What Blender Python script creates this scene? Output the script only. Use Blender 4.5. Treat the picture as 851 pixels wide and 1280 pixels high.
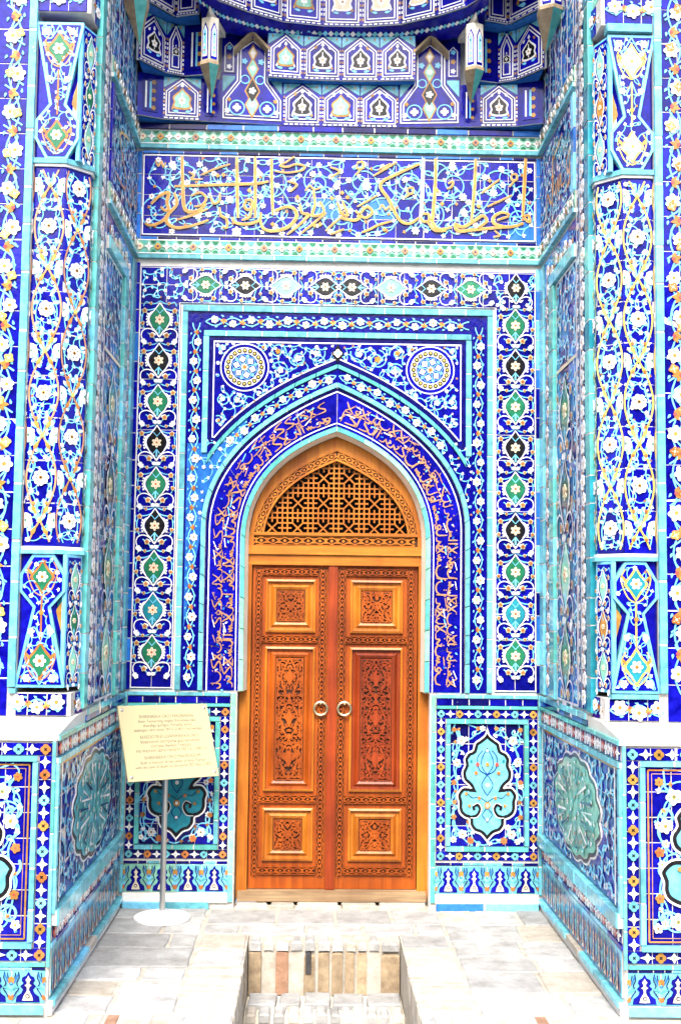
import bpy, math, random
from math import sin, cos, pi, radians, sqrt, atan2, hypot
from mathutils import Vector, Matrix
random.seed(11)
for o in list(bpy.data.objects): bpy.data.objects.remove(o)
SC = bpy.context.scene
COL = SC.collection
# ------------------------------------------------------------------ camera
W0, H0, FOC = 851., 1280., 1466.4
YAW, PIT, ROL = 0.0225, 0.0798, 0.0117
CAM = Vector((-0.13, -7.0, 1.757))
_f = Vector((sin(YAW)*cos(PIT), cos(YAW)*cos(PIT), sin(PIT)))
_r0 = Vector((cos(YAW), -sin(YAW), 0)); _u0 = _r0.cross(_f)
_r = cos(ROL)*_r0 + sin(ROL)*_u0; _u = -sin(ROL)*_r0 + cos(ROL)*_u0
cd = bpy.data.cameras.new('camera'); cam = bpy.data.objects.new('camera', cd); COL.objects.link(cam)
cam.matrix_world = Matrix(((_r.x, _u.x, -_f.x, CAM.x), (_r.y, _u.y, -_f.y, CAM.y), (_r.z, _u.z, -_f.z, CAM.z), (0, 0, 0, 1)))
cd.sensor_fit = 'VERTICAL'; cd.sensor_height = 24.0; cd.lens = 24.0*FOC/H0
cd.clip_end = 400; cd.clip_start = 0.05
SC.camera = cam
# ------------------------------------------------------------------ light
SUN_EL, SUN_AZ = radians(48), radians(-8)      # azimuth measured from -y (behind the viewer) towards -x
wd = bpy.data.worlds.new('World'); SC.world = wd; wd.use_nodes = True
nt = wd.node_tree; sky = nt.nodes.new('ShaderNodeTexSky'); sky.sky_type = 'NISHITA'; sky.sun_disc = False
sky.sun_elevation = SUN_EL; sky.sun_rotation = pi + SUN_AZ*-1; sky.air_density = 1.0; sky.dust_density = 4.0; sky.ozone_density = 0.6
nt.links.new(sky.outputs[0], nt.nodes['Background'].inputs[0]); nt.nodes['Background'].inputs[1].default_value = 0.15
sd = bpy.data.lights.new('sun', 'SUN'); sd.energy = 1.5; sd.angle = radians(26); sd.color = (1, 0.95, 0.88)
sun = bpy.data.objects.new('sun', sd); COL.objects.link(sun)
sdir = Vector((sin(SUN_AZ)*cos(SUN_EL), -cos(SUN_AZ)*cos(SUN_EL), sin(SUN_EL)))
sun.rotation_euler = sdir.to_track_quat('Z', 'Y').to_euler(); sun.location = (0, -9, 9)
vs = SC.view_settings; vs.view_transform = 'Standard'; vs.look = 'None'; vs.gamma = 1; vs.exposure = 2.0; vs.use_curve_mapping = False
SC.render.resolution_x = 680; SC.render.resolution_y = 1024

def at(px, py, Y):
    d = (px-W0/2)/FOC*_r - (py-H0/2)/FOC*_u + _f
    t = (Y-CAM.y)/d.y; return CAM + t*d
# ------------------------------------------------------------------ materials
def newmat(name):
    m = bpy.data.materials.new(name); m.use_nodes = True
    return m, m.node_tree, m.node_tree.nodes['Principled BSDF']
def glaze(name, c, rough=0.14, spec=0.22, var=0.22, worn=0.0, bump=0.2):
    m, t, b = newmat(name); N = t.nodes; L = t.links
    g = N.new('ShaderNodeNewGeometry'); oi = N.new('ShaderNodeObjectInfo')
    n1 = N.new('ShaderNodeTexNoise'); n1.inputs['Scale'].default_value = 26; n1.inputs['Detail'].default_value = 5
    L.new(g.outputs['Position'], n1.inputs['Vector'])
    r = N.new('ShaderNodeValToRGB'); r.color_ramp.elements[0].position = 0.3; r.color_ramp.elements[1].position = 0.72
    r.color_ramp.elements[0].color = (*[x*(1-var) for x in c], 1); r.color_ramp.elements[1].color = (*[min(1, x*(1+var)+0.004) for x in c], 1)
    L.new(n1.outputs['Fac'], r.inputs['Fac'])
    hv = N.new('ShaderNodeHueSaturation'); L.new(r.outputs['Color'], hv.inputs['Color'])
    mr = N.new('ShaderNodeMapRange'); mr.inputs[3].default_value = 1-var*0.9; mr.inputs[4].default_value = 1+var*0.9
    L.new(oi.outputs['Random'], mr.inputs[0]); L.new(mr.outputs[0], hv.inputs['Value'])
    out = hv.outputs['Color']
    n2 = N.new('ShaderNodeTexNoise'); n2.inputs['Scale'].default_value = 9; n2.inputs['Detail'].default_value = 9; n2.inputs['Roughness'].default_value = 0.75
    L.new(g.outputs['Position'], n2.inputs['Vector'])
    cr = N.new('ShaderNodeValToRGB'); e = cr.color_ramp.elements; e[0].position = 0.66-worn; e[1].position = 0.72-worn; e[0].color = (0, 0, 0, 1); e[1].color = (0.75, 0.75, 0.75, 1)
    L.new(n2.outputs['Fac'], cr.inputs['Fac'])
    mx = N.new('ShaderNodeMix'); mx.data_type = 'RGBA'; mx.inputs[7].default_value = (0.42, 0.45, 0.5, 1)
    L.new(cr.outputs['Color'], mx.inputs[0]); L.new(out, mx.inputs[6]); L.new(mx.outputs[2], b.inputs['Base Color'])
    rr = N.new('ShaderNodeMapRange'); rr.inputs[3].default_value = rough; rr.inputs[4].default_value = 0.6
    L.new(cr.outputs['Color'], rr.inputs[0]); L.new(rr.outputs[0], b.inputs['Roughness'])
    b.inputs['Specular IOR Level'].default_value = spec
    bp = N.new('ShaderNodeBump'); bp.inputs['Strength'].default_value = bump; bp.inputs['Distance'].default_value = 0.004
    n3 = N.new('ShaderNodeTexNoise'); n3.inputs['Scale'].default_value = 40; n3.inputs['Detail'].default_value = 2
    L.new(g.outputs['Position'], n3.inputs['Vector']); L.new(n3.outputs['Fac'], bp.inputs['Height']); L.new(bp.outputs[0], b.inputs['Normal'])
    return m
def stone(name, c, c2, scale=6, rough=0.85, bump=0.35):
    m, t, b = newmat(name); N = t.nodes; L = t.links
    g = N.new('ShaderNodeNewGeometry'); oi = N.new('ShaderNodeObjectInfo')
    n1 = N.new('ShaderNodeTexNoise'); n1.inputs['Scale'].default_value = scale; n1.inputs['Detail'].default_value = 10; n1.inputs['Roughness'].default_value = 0.7
    L.new(g.outputs['Position'], n1.inputs['Vector'])
    r = N.new('ShaderNodeValToRGB'); r.color_ramp.elements[0].position = 0.32; r.color_ramp.elements[1].position = 0.68
    r.color_ramp.elements[0].color = (*c2, 1); r.color_ramp.elements[1].color = (*c, 1); L.new(n1.outputs['Fac'], r.inputs['Fac'])
    hv = N.new('ShaderNodeHueSaturation'); L.new(r.outputs['Color'], hv.inputs['Color'])
    mr = N.new('ShaderNodeMapRange'); mr.inputs[3].default_value = 0.78; mr.inputs[4].default_value = 1.15
    L.new(oi.outputs['Random'], mr.inputs[0]); L.new(mr.outputs[0], hv.inputs['Value']); L.new(hv.outputs['Color'], b.inputs['Base Color'])
    b.inputs['Roughness'].default_value = rough; b.inputs['Specular IOR Level'].default_value = 0.25
    bp = N.new('ShaderNodeBump'); bp.inputs['Strength'].default_value = bump; bp.inputs['Distance'].default_value = 0.01
    n3 = N.new('ShaderNodeTexNoise'); n3.inputs['Scale'].default_value = 55; n3.inputs['Detail'].default_value = 8
    L.new(g.outputs['Position'], n3.inputs['Vector']); L.new(n3.outputs['Fac'], bp.inputs['Height']); L.new(bp.outputs[0], b.inputs['Normal'])
    return m
def wood(name, c, c2, rough=0.42, along='Z', knots=True):
    m, t, b = newmat(name); N = t.nodes; L = t.links
    g = N.new('ShaderNodeNewGeometry'); oi = N.new('ShaderNodeObjectInfo')
    mp = N.new('ShaderNodeMapping'); s = {'Z': (34, 34, 1.6), 'X': (1.6, 34, 34)}[along]; mp.inputs['Scale'].default_value = s
    L.new(g.outputs['Position'], mp.inputs['Vector'])
    n1 = N.new('ShaderNodeTexNoise'); n1.inputs['Scale'].default_value = 1.0; n1.inputs['Detail'].default_value = 7; n1.inputs['Distortion'].default_value = 0.8
    L.new(mp.outputs[0], n1.inputs['Vector'])
    r = N.new('ShaderNodeValToRGB'); r.color_ramp.elements[0].position = 0.3; r.color_ramp.elements[1].position = 0.66
    r.color_ramp.elements[0].color = (*c2, 1); r.color_ramp.elements[1].color = (*c, 1); L.new(n1.outputs['Fac'], r.inputs['Fac'])
    n2 = N.new('ShaderNodeTexNoise'); n2.inputs['Scale'].default_value = 3.2; n2.inputs['Detail'].default_value = 4; L.new(g.outputs['Position'], n2.inputs['Vector'])
    r2 = N.new('ShaderNodeValToRGB'); r2.color_ramp.elements[0].position = 0.35; r2.color_ramp.elements[1].position = 0.65
    r2.color_ramp.elements[0].color = (0.62, 0.5, 0.42, 1); r2.color_ramp.elements[1].color = (1.1, 1.08, 1.0, 1); L.new(n2.outputs['Fac'], r2.inputs['Fac'])
    mx = N.new('ShaderNodeMix'); mx.data_type = 'RGBA'; mx.blend_type = 'MULTIPLY'; mx.inputs[0].default_value = 0.8
    L.new(r.outputs['Color'], mx.inputs[6]); L.new(r2.outputs['Color'], mx.inputs[7])
    hv = N.new('ShaderNodeHueSaturation'); L.new(mx.outputs[2], hv.inputs['Color'])
    mr = N.new('ShaderNodeMapRange'); mr.inputs[3].default_value = 0.86; mr.inputs[4].default_value = 1.14
    L.new(oi.outputs['Random'], mr.inputs[0]); L.new(mr.outputs[0], hv.inputs['Value']); L.new(hv.outputs['Color'], b.inputs['Base Color'])
    b.inputs['Roughness'].default_value = rough; b.inputs['Specular IOR Level'].default_value = 0.35
    bp = N.new('ShaderNodeBump'); bp.inputs['Strength'].default_value = 0.25; bp.inputs['Distance'].default_value = 0.003
    L.new(n1.outputs['Fac'], bp.inputs['Height']); L.new(bp.outputs[0], b.inputs['Normal'])
    return m
def metal(name, c, rough, metallic=1.0):
    m, t, b = newmat(name); N = t.nodes; L = t.links
    n = N.new('ShaderNodeTexNoise'); n.inputs['Scale'].default_value = 30; n.inputs['Detail'].default_value = 5
    mr = N.new('ShaderNodeMapRange'); mr.inputs[3].default_value = rough*0.75; mr.inputs[4].default_value = rough*1.3
    L.new(n.outputs['Fac'], mr.inputs[0]); L.new(mr.outputs[0], b.inputs['Roughness'])
    b.inputs['Base Color'].default_value = (*c, 1); b.inputs['Metallic'].default_value = metallic
    return m
M = {
 'cobalt': glaze('cobalt glaze', (0.0008, 0.0009, 0.2), worn=-0.015, var=.36),
 'navy': glaze('navy glaze', (0.002, 0.002, 0.08)),
 'azure': glaze('azure glaze', (0.02, 0.13, 0.46), worn=0.02),
 'lblue': glaze('light blue glaze', (0.16, 0.5, 0.72)),
 'cyan': glaze('turquoise glaze', (0.12, 0.4, 0.48), worn=0.03, var=.3),
 'teal': glaze('green turquoise glaze', (0.085, 0.37, 0.35)),
 'mint': glaze('pale green glaze', (0.2, 0.47, 0.36), worn=0.02),
 'dteal': glaze('deep teal glaze', (0.015, 0.2, 0.26)),
 'white': glaze('white glaze', (0.72, 0.72, 0.72), var=0.1, spec=0.3),
 'cream': glaze('cream glaze', (0.66, 0.58, 0.42), var=0.15),
 'gold': glaze('ochre glaze', (0.38, 0.19, 0.042), var=0.3),
 'orange': glaze('terracotta glaze', (0.44, 0.15, 0.04), var=0.3),
 'pinkish': glaze('pale orange glaze', (0.38, 0.19, 0.1), var=0.25),
 'yellow': glaze('yellow glaze', (0.62, 0.46, 0.1), var=0.2),
 'black': glaze('black glaze', (0.008, 0.008, 0.01)),
 'green': glaze('green glaze', (0.015, 0.15, 0.075)),
 'rust': glaze('red glaze', (0.42, 0.07, 0.06)),
 'grout': stone('lime grout', (0.62, 0.6, 0.56), (0.45, 0.43, 0.4), 14),
 'plaster': stone('pale plaster', (0.68, 0.63, 0.52), (0.5, 0.46, 0.38), 5),
 'ledge': stone('white lime ledge', (0.7, 0.69, 0.66), (0.55, 0.54, 0.5), 5),
 'slab': stone('grey paving stone', (0.4, 0.41, 0.41), (0.2, 0.2, 0.195), 7),
 'brick': stone('pale fired brick', (0.48, 0.45, 0.4), (0.3, 0.27, 0.22), 12),
 'brickd': stone('weathered brick', (0.36, 0.28, 0.18), (0.17, 0.125, 0.08), 16),
 'brickr': stone('red stained brick', (0.33, 0.2, 0.13), (0.2, 0.11, 0.07), 16),
 'soot': stone('sooty brick', (0.06, 0.06, 0.065), (0.03, 0.03, 0.03), 11),
 'earth': stone('dusty ground', (0.42, 0.39, 0.34), (0.3, 0.28, 0.24), 2),
 'wood': wood('orange oiled wood', (0.36, 0.08, 0.005), (0.2, 0.038, 0.003)),
 'woodx': wood('orange oiled wood crosswise', (0.5, 0.16, 0.012), (0.32, 0.075, 0.006), along='X'),
 'woodl': wood('light honey wood', (0.48, 0.175, 0.016), (0.33, 0.095, 0.008)),
 'woodlx': wood('light honey wood crosswise', (0.48, 0.18, 0.018), (0.33, 0.1, 0.009), along='X'),
 'woodr': wood('reddish wood', (0.26, 0.038, 0.005), (0.13, 0.018, 0.003)),
 'wood_shade': wood('shade-darkened wood', (0.075, 0.024, 0.007), (0.03, 0.01, 0.004), rough=0.7),  # ground of the door carvings: recess shade put into the wood colour
 'woodg': wood('grey weathered wood', (0.3, 0.22, 0.13), (0.15, 0.1, 0.06), rough=0.8, along='X'),
 'brass': metal('brass', (0.72, 0.62, 0.4), 0.3),
 'steel': metal('brushed steel', (0.55, 0.55, 0.54), 0.38),
 'plate': metal('pale gold plaque', (0.58, 0.5, 0.28), 0.45, 0.3),
 'paint': metal('white enamel', (0.7, 0.7, 0.7), 0.3, 0.0),
 'ink': metal('grey ink', (0.17, 0.16, 0.12), 0.6, 0.0),
 'dark': stone('dark interior', (0.02, 0.017, 0.014), (0.01, 0.009, 0.008), 3),
}
# ------------------------------------------------------------------ object helpers
WM = {}
STUFF = {'leaf_buds', 'vine_stems', 'vine_scrolls', 'leaf_specks', 'dashed_edge', 'vine_curls', 'outer_vines', 'outer_buds', 'medallion_vines', 'medallion_buds', 'white_lines', 'edge_lines', 'line_frame', 'leaves', 'green_ornament', 'cartouche_ornament', 'medallion_ornament', 'border_carving', 'panel_carving', 'sill_carving', 'arch_carving', 'niche_palmette', 'lettering', 'lattice'}
def tag(o, label=None, cat=None, group=None, kind=None):
    if label: o['label'] = label
    if cat: o['category'] = cat
    if group: o['group'] = group
    if kind: o['kind'] = kind
    return o
def put(o, parent, mw):
    COL.objects.link(o); WM[o.name] = mw
    if parent:
        o.parent = parent; o.matrix_parent_inverse = WM[parent.name].inverted()
    o.matrix_basis = mw; return o
def empty(name, loc, label=None, cat=None, group=None, parent=None, kind=None):
    o = bpy.data.objects.new(name, None); o.empty_display_size = 0.1
    put(o, parent, Matrix.Translation(loc)); return tag(o, label, cat, group, kind)
def obj(name, me, parent=None, mw=Matrix.Identity(4)):
    return put(bpy.data.objects.new(name, me), parent, mw)
class G:
    def __init__(s, *mats): s.v = []; s.f = []; s.mi = []; s.mats = list(mats); s.k = 0
    def j(s): s.k = (s.k+1) % 40; return s.k*5e-5
    def mid(s, m):
        if m is None: return 0
        if m not in s.mats: s.mats.append(m)
        return s.mats.index(m)
    def poly(s, pts, h, m=None):
        h += s.j(); b = len(s.v); s.v += [(p[0], p[1], h) for p in pts]; s.f.append(tuple(range(b, b+len(pts)))); s.mi.append(s.mid(m)); return s
    def prism(s, pts, h0, h1, m=None, side=None, bottom=False):
        n = len(pts); b = len(s.v); h1 += s.j()
        a = sum(pts[i][0]*pts[(i+1) % n][1]-pts[(i+1) % n][0]*pts[i][1] for i in range(n))
        if a < 0: pts = pts[::-1]
        s.v += [(p[0], p[1], h1) for p in pts] + [(p[0], p[1], h0) for p in pts]
        s.f.append(tuple(range(b, b+n))); s.mi.append(s.mid(m)); sm = s.mid(side if side else m)
        for i in range(n):
            k = (i+1) % n; s.f.append((b+i, b+n+i, b+n+k, b+k)); s.mi.append(sm)
        if bottom: s.f.append(tuple(range(b+2*n-1, b+n-1, -1))); s.mi.append(sm)
        return s
    def ribbon(s, pts, w, h, m=None, closed=False, thick=0):
        pts = [Vector((p[0], p[1])) for p in pts]; n = len(pts); h += s.j(); b = len(s.v)
        for i, p in enumerate(pts):
            a = pts[i-1] if (i > 0 or closed) else p
            c = pts[(i+1) % n] if (i < n-1 or closed) else p
            d = c-a
            if d.length < 1e-9: d = Vector((1, 0))
            d.normalize(); nn = Vector((-d.y, d.x)); t = i/max(1, n-1)
            ww = w(t) if callable(w) else w
            k = ww/2
            if 0 < i < n-1 or closed:
                d1 = (p-a).normalized() if (p-a).length > 0 else d
                k /= max(0.5, abs(d1.dot(d)))
            q = p+nn*k; r = p-nn*k; s.v += [(q.x, q.y, h), (r.x, r.y, h)]
            if thick: s.v += [(q.x, q.y, h-thick), (r.x, r.y, h-thick)]
        st = 4 if thick else 2; mi = s.mid(m)
        for i in range(n if closed else n-1):
            x = b+st*i; y = b+st*((i+1) % n)
            s.f.append((x, x+1, y+1, y)); s.mi.append(mi)
            if thick:
                s.f += [(x, y, y+2, x+2), (x+1, x+3, y+3, y+1)]; s.mi += [mi, mi]
        if thick and not closed:
            e = b+st*(n-1); s.f += [(b, b+2, b+3, b+1), (e, e+1, e+3, e+2)]; s.mi += [mi, mi]
        return s
    def box(s, x0, y0, z0, x1, y1, z1, m=None):
        b = len(s.v); s.v += [(x0, y0, z0), (x1, y0, z0), (x1, y1, z0), (x0, y1, z0), (x0, y0, z1), (x1, y0, z1), (x1, y1, z1), (x0, y1, z1)]
        for f in ((0, 3, 2, 1), (4, 5, 6, 7), (0, 1, 5, 4), (1, 2, 6, 5), (2, 3, 7, 6), (3, 0, 4, 7)): s.f.append(tuple(b+i for i in f)); s.mi.append(s.mid(m))
        return s
    def lathe(s, prof, cx=0, cy=0, n=24, m=None):
        b = len(s.v); mi = s.mid(m)
        for r, z in prof: s.v += [(cx+r*cos(2*pi*i/n), cy+r*sin(2*pi*i/n), z) for i in range(n)]
        for k in range(len(prof)-1):
            for i in range(n):
                a = b+k*n+i; c = b+k*n+(i+1) % n; s.f.append((a, c, c+n, a+n)); s.mi.append(mi)
        return s
    def mesh(s, name, smooth=False):
        me = bpy.data.meshes.new(name); me.from_pydata(s.v, [], s.f)
        for m in s.mats: me.materials.append(M[m])
        me.polygons.foreach_set('material_index', s.mi)
        if smooth: me.polygons.foreach_set('use_smooth', [True]*len(me.polygons))
        me.update(); return me
    def build(s, name, parent=None, mw=Matrix.Identity(4), smooth=False):
        if not s.f: return None
        if name in STUFF: return tag(obj(name, s.mesh(name, smooth), parent, mw), kind='stuff')
        return obj(name, s.mesh(name, smooth), parent, mw)
def frame(o, u, v):
    u = Vector(u).normalized(); v = Vector(v).normalized(); n = u.cross(v); o = Vector(o)
    return Matrix(((u.x, v.x, n.x, o.x), (u.y, v.y, n.y, o.y), (u.z, v.z, n.z, o.z), (0, 0, 0, 1)))
def T(x, y, z=0, a=0, sx=1, sy=None): return Matrix.Translation((x, y, z)) @ Matrix.Rotation(a, 4, 'Z') @ Matrix.Diagonal((sx, sy if sy else sx, 1, 1))
UB = {}
def unit_box(m):   # slightly bevelled tile 1 x 1 x 1 (top face inset)
    if m not in UB:
        g = G(m); e = .5; q = .485
        g.v = [(-e, -e, 0), (e, -e, 0), (e, e, 0), (-e, e, 0), (-e, -e, .82), (e, -e, .82), (e, e, .82), (-e, e, .82), (-q, -q, 1), (q, -q, 1), (q, q, 1), (-q, q, 1)]
        g.f = [(8, 9, 10, 11)]+[(a+i, a+(i+1) % 4, a+4+(i+1) % 4, a+4+i) for a in (0, 4) for i in range(4)]; g.mi = [0]*9
        UB[m] = g.mesh('tile')
    return UB[m]
def tile(fr, parent, m, cu, cv, wu, wv, h0, h1, a=0, name='tile', tilt=0.008):
    mw = fr @ Matrix.Translation((cu, cv, h0)) @ Matrix.Rotation(a, 4, 'Z') @ Matrix.Rotation(random.gauss(0, tilt), 4, 'X') @ Matrix.Rotation(random.gauss(0, tilt), 4, 'Y') @ Matrix.Diagonal((wu, wv, h1-h0, 1))
    return obj(name, unit_box(m), parent, mw)
def strip(fr, parent, m, p0, p1, w, L=0.16, h0=-0.006, h1=0.006, gap=0.005, name='tile', mats=None, shorten=0.0):
    """a row of glazed strip tiles from p0 to p1 (frame coordinates)"""
    p0 = Vector(p0); p1 = Vector(p1); d = p1-p0; ln = d.length; d.normalize(); p0 = p0+d*shorten; ln -= 2*shorten
    n = max(1, round(ln/L)); cuts = [0]+[(i+random.uniform(-.2, .2))/n for i in range(1, n)]+[1]
    if n > 1:
        c = p0+d*(ln/2); obj('grout_bed', unit_box('grout'), parent, fr @ Matrix.Translation((c.x, c.y, h0-.001)) @ Matrix.Rotation(atan2(d.y, d.x), 4, 'Z') @ Matrix.Diagonal((ln-.004, w*.96, h1-h0-.002, 1)))
    for i in range(n):
        a, b = cuts[i]*ln, cuts[i+1]*ln; c = p0+d*((a+b)/2)
        tile(fr, parent, random.choice(mats) if mats else m, c.x, c.y, max(.006, b-a-gap), w, h0, h1+random.uniform(-.001, .001), atan2(d.y, d.x), name)
def ground(fr, parent, m, u0, v0, u1, v1, nu, nv, h0=-0.008, h1=0.0, gap=0.0032, mats=None, name='tile'):
    if nu*nv > 1: obj('grout_bed', unit_box('grout'), parent, fr @ Matrix.Translation(((u0+u1)/2, (v0+v1)/2, h0-.001)) @ Matrix.Diagonal((u1-u0-.003, v1-v0-.003, h1-h0-.0007, 1)))
    for i in range(nu):
        for k in range(nv):
            a = u0+(u1-u0)*i/nu; b = u0+(u1-u0)*(i+1)/nu; c = v0+(v1-v0)*k/nv; d = v0+(v1-v0)*(k+1)/nv
            tile(fr, parent, random.choice(mats) if mats else m, (a+b)/2, (c+d)/2, b-a-gap, d-c-gap, h0, h1+random.uniform(-.0006, .0002), 0, name, 0.008)
# ------------------------------------------------------------------ 2-D shapes
def bez(a, b, c, d, n=12):
    o = []
    for i in range(n+1):
        t = i/n; q = 1-t; o.append((q*q*q*a[0]+3*q*q*t*b[0]+3*q*t*t*c[0]+t*t*t*d[0], q*q*q*a[1]+3*q*q*t*b[1]+3*q*t*t*c[1]+t*t*t*d[1]))
    return o
def spl(P, n=5, closed=False):
    o = []; N = len(P); R = range(N if closed else N-1)
    for i in R:
        p0 = P[(i-1) % N] if (closed or i > 0) else P[0]; p1 = P[i]; p2 = P[(i+1) % N]; p3 = P[(i+2) % N] if (closed or i+2 < N) else P[-1]
        for k in range(n):
            t = k/n; o.append(tuple(.5*(2*p1[x]+(p2[x]-p0[x])*t+(2*p0[x]-5*p1[x]+4*p2[x]-p3[x])*t*t+(3*p1[x]-p0[x]-3*p2[x]+p3[x])*t**3) for x in (0, 1)))
    if not closed: o.append(tuple(P[-1]))
    return o
def circ(cx, cy, r, n=14, ry=None): return [(cx+r*cos(2*pi*i/n), cy+(ry or r)*sin(2*pi*i/n)) for i in range(n)]
def rose(cx, cy, r, n=6, depth=.38, a0=0, seg=6):
    N = n*seg; o = []
    for i in range(N):
        t = 2*pi*i/N; q = r*(1-depth+depth*abs(cos(n*t/2))**.8); o.append((cx+q*cos(t+a0), cy+q*sin(t+a0)))
    return o
def leaf(cx, cy, a, ln, w):
    P = [(0, 0), (.25, .5), (.55, .42), (1, 0), (.55, -.42), (.25, -.5)]
    return [(cx+cos(a)*ln*x-sin(a)*w*y, cy+sin(a)*ln*x+cos(a)*w*y) for x, y in P]
def spiral(cx, cy, r, turns, a0, d=1, n=22, r1=.15):
    return [(cx+r*(1-(1-r1)*i/n)*cos(a0+d*turns*2*pi*i/n), cy+r*(1-(1-r1)*i/n)*sin(a0+d*turns*2*pi*i/n)) for i in range(n+1)]
def mir(p, c=0): return [(2*c-x, y) for x, y in p]
def tap(w): return lambda t: w*(.35+.65*sin(pi*min(1, max(0, t*.9+.05))))
def resample(P, st):
    o = [P[0]]; acc = 0
    for i in range(1, len(P)):
        a, b = P[i-1], P[i]; L = hypot(b[0]-a[0], b[1]-a[1]); d = st-acc
        while d <= L+1e-9:
            t = d/L; o.append((a[0]+(b[0]-a[0])*t, a[1]+(b[1]-a[1])*t)); d += st
        acc = L-(d-st)
    return o
def normals(P):
    o = []
    for i in range(len(P)):
        a = P[max(0, i-1)]; b = P[min(len(P)-1, i+1)]; L = hypot(b[0]-a[0], b[1]-a[1]) or 1; o.append((-(b[1]-a[1])/L, (b[0]-a[0])/L))
    return o
def inside_poly(P):
    def f(x, y):
        c = False; n = len(P)
        for i in range(n):
            a = P[i]; b = P[i-1]
            if (a[1] > y) != (b[1] > y) and x < (b[0]-a[0])*(y-a[1])/(b[1]-a[1])+a[0]: c = not c
        return c
    return f
def inset(P, d):
    n = len(P); A = sum(P[i][0]*P[(i+1) % n][1]-P[(i+1) % n][0]*P[i][1] for i in range(n)); s = 1 if A > 0 else -1; o = []
    for i in range(n):
        a, p, b = P[i-1], P[i], P[(i+1) % n]
        l1 = hypot(p[0]-a[0], p[1]-a[1]) or 1; l2 = hypot(b[0]-p[0], b[1]-p[1]) or 1
        n1 = (-(p[1]-a[1])/l1*s, (p[0]-a[0])/l1*s); n2 = (-(b[1]-p[1])/l2*s, (b[0]-p[0])/l2*s)
        mx, my = n1[0]+n2[0], n1[1]+n2[1]; L = hypot(mx, my) or 1; k = d/max(.45, L/2)
        o.append((p[0]+mx/L*k, p[1]+my/L*k))
    return o
# shared small pieces
PC = {}
def piece(key, fn):
    if key not in PC: PC[key] = fn()
    return PC[key]
def flower_mesh(pet, cen, n=6, r=.5, depth=.4, core=None):
    def f():
        g = G(pet); g.prism(rose(0, 0, r, n, depth, 0, 5), -.004, .0012)
        g.poly(circ(0, 0, r*.26, 8), .0016, cen)
        if core: g.poly(circ(0, 0, r*.13, 6), .0022, core)
        for i in range(n):
            a = 2*pi*i/n; g.poly(leaf(cos(a)*r*.42, sin(a)*r*.42, a, r*.3, r*.16), .0018, cen if not core else core)
        return g.mesh('flower')
    return piece(('fl', pet, cen, n, depth, core), f)
def flower(fr, parent, x, y, d, pet='white', cen='gold', n=6, a=None, h=.007, core=None, depth=.4):
    return obj('flower', flower_mesh(pet, cen, n, .5, depth, core), parent, fr @ T(x, y, h, random.uniform(0, 6) if a is None else a, d))
def trefoil(g, x, y, a, s, m, m2=None, h=.006):
    for k in (-1.0, 0, 1.0): g.poly(leaf(x, y, a+k, s*(1 if k == 0 else .8), s*.55), h, m)
    if m2: g.poly(circ(x, y, s*.22, 6), h+.002, m2)
def filler(gv, gw, inside, box, sp, rnd, axis=None, dens=1.0, wv=.006, kinds=None, hv=.003, hw=.006, vm='lblue'):
    """arabesque ground: a net of curling vines with leaves, buds and small blossoms"""
    pts = []; x0, y0, x1, y1 = box
    for _ in range(int(14*(x1-x0)*(y1-y0)/sp/sp*dens)+10):
        p = (rnd.uniform(x0, x1), rnd.uniform(y0, y1))
        if inside(*p) and all((p[0]-q[0])**2+(p[1]-q[1])**2 > sp*sp for q in pts): pts.append(p)
    S = [1] if axis is None else [1, -1]
    fx = lambda x, s: x if s == 1 else 2*axis-x
    for i, p in enumerate(pts):
        near = sorted((hypot(p[0]-q[0], p[1]-q[1]), q) for q in pts if q is not p)[:3]
        for d, q in near[:2]:
            if d > 2.2*sp: continue
            b = rnd.choice((-1, 1))*.38; mx, my = (p[0]+q[0])/2-(q[1]-p[1])*b, (p[1]+q[1])/2+(q[0]-p[0])*b
            if not inside(mx, my): continue
            c = bez(p, ((p[0]+2*mx)/3, (p[1]+2*my)/3), ((q[0]+2*mx)/3, (q[1]+2*my)/3), q, 6)
            for s in S: gv.ribbon([(fx(x, s), y) for x, y in c], wv, hv, vm)
        k = rnd.random(); a = rnd.uniform(0, 6.28)
        for s in S:
            aa = a if s == 1 else pi-a; X = fx(p[0], s)
            if k < .34: trefoil(gw, X, p[1], aa, sp*.42, 'white', None, hw)
            elif k < .56: gw.poly(rose(X, p[1], sp*.34, 6, .4, aa, 4), hw, 'white'); gw.poly(circ(X, p[1], sp*.1, 6), hw+.003, 'gold')
            elif k < .76: trefoil(gw, X, p[1], aa, sp*.34, 'gold' if rnd.random() < .7 else 'cream', 'rust', hw)
            else:
                gv.ribbon(spiral(X, p[1], sp*.34, .9, aa, s, 9), wv*.9, hv, vm); gw.poly(leaf(X, p[1], aa, sp*.4, sp*.22), hw, 'white')
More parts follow.
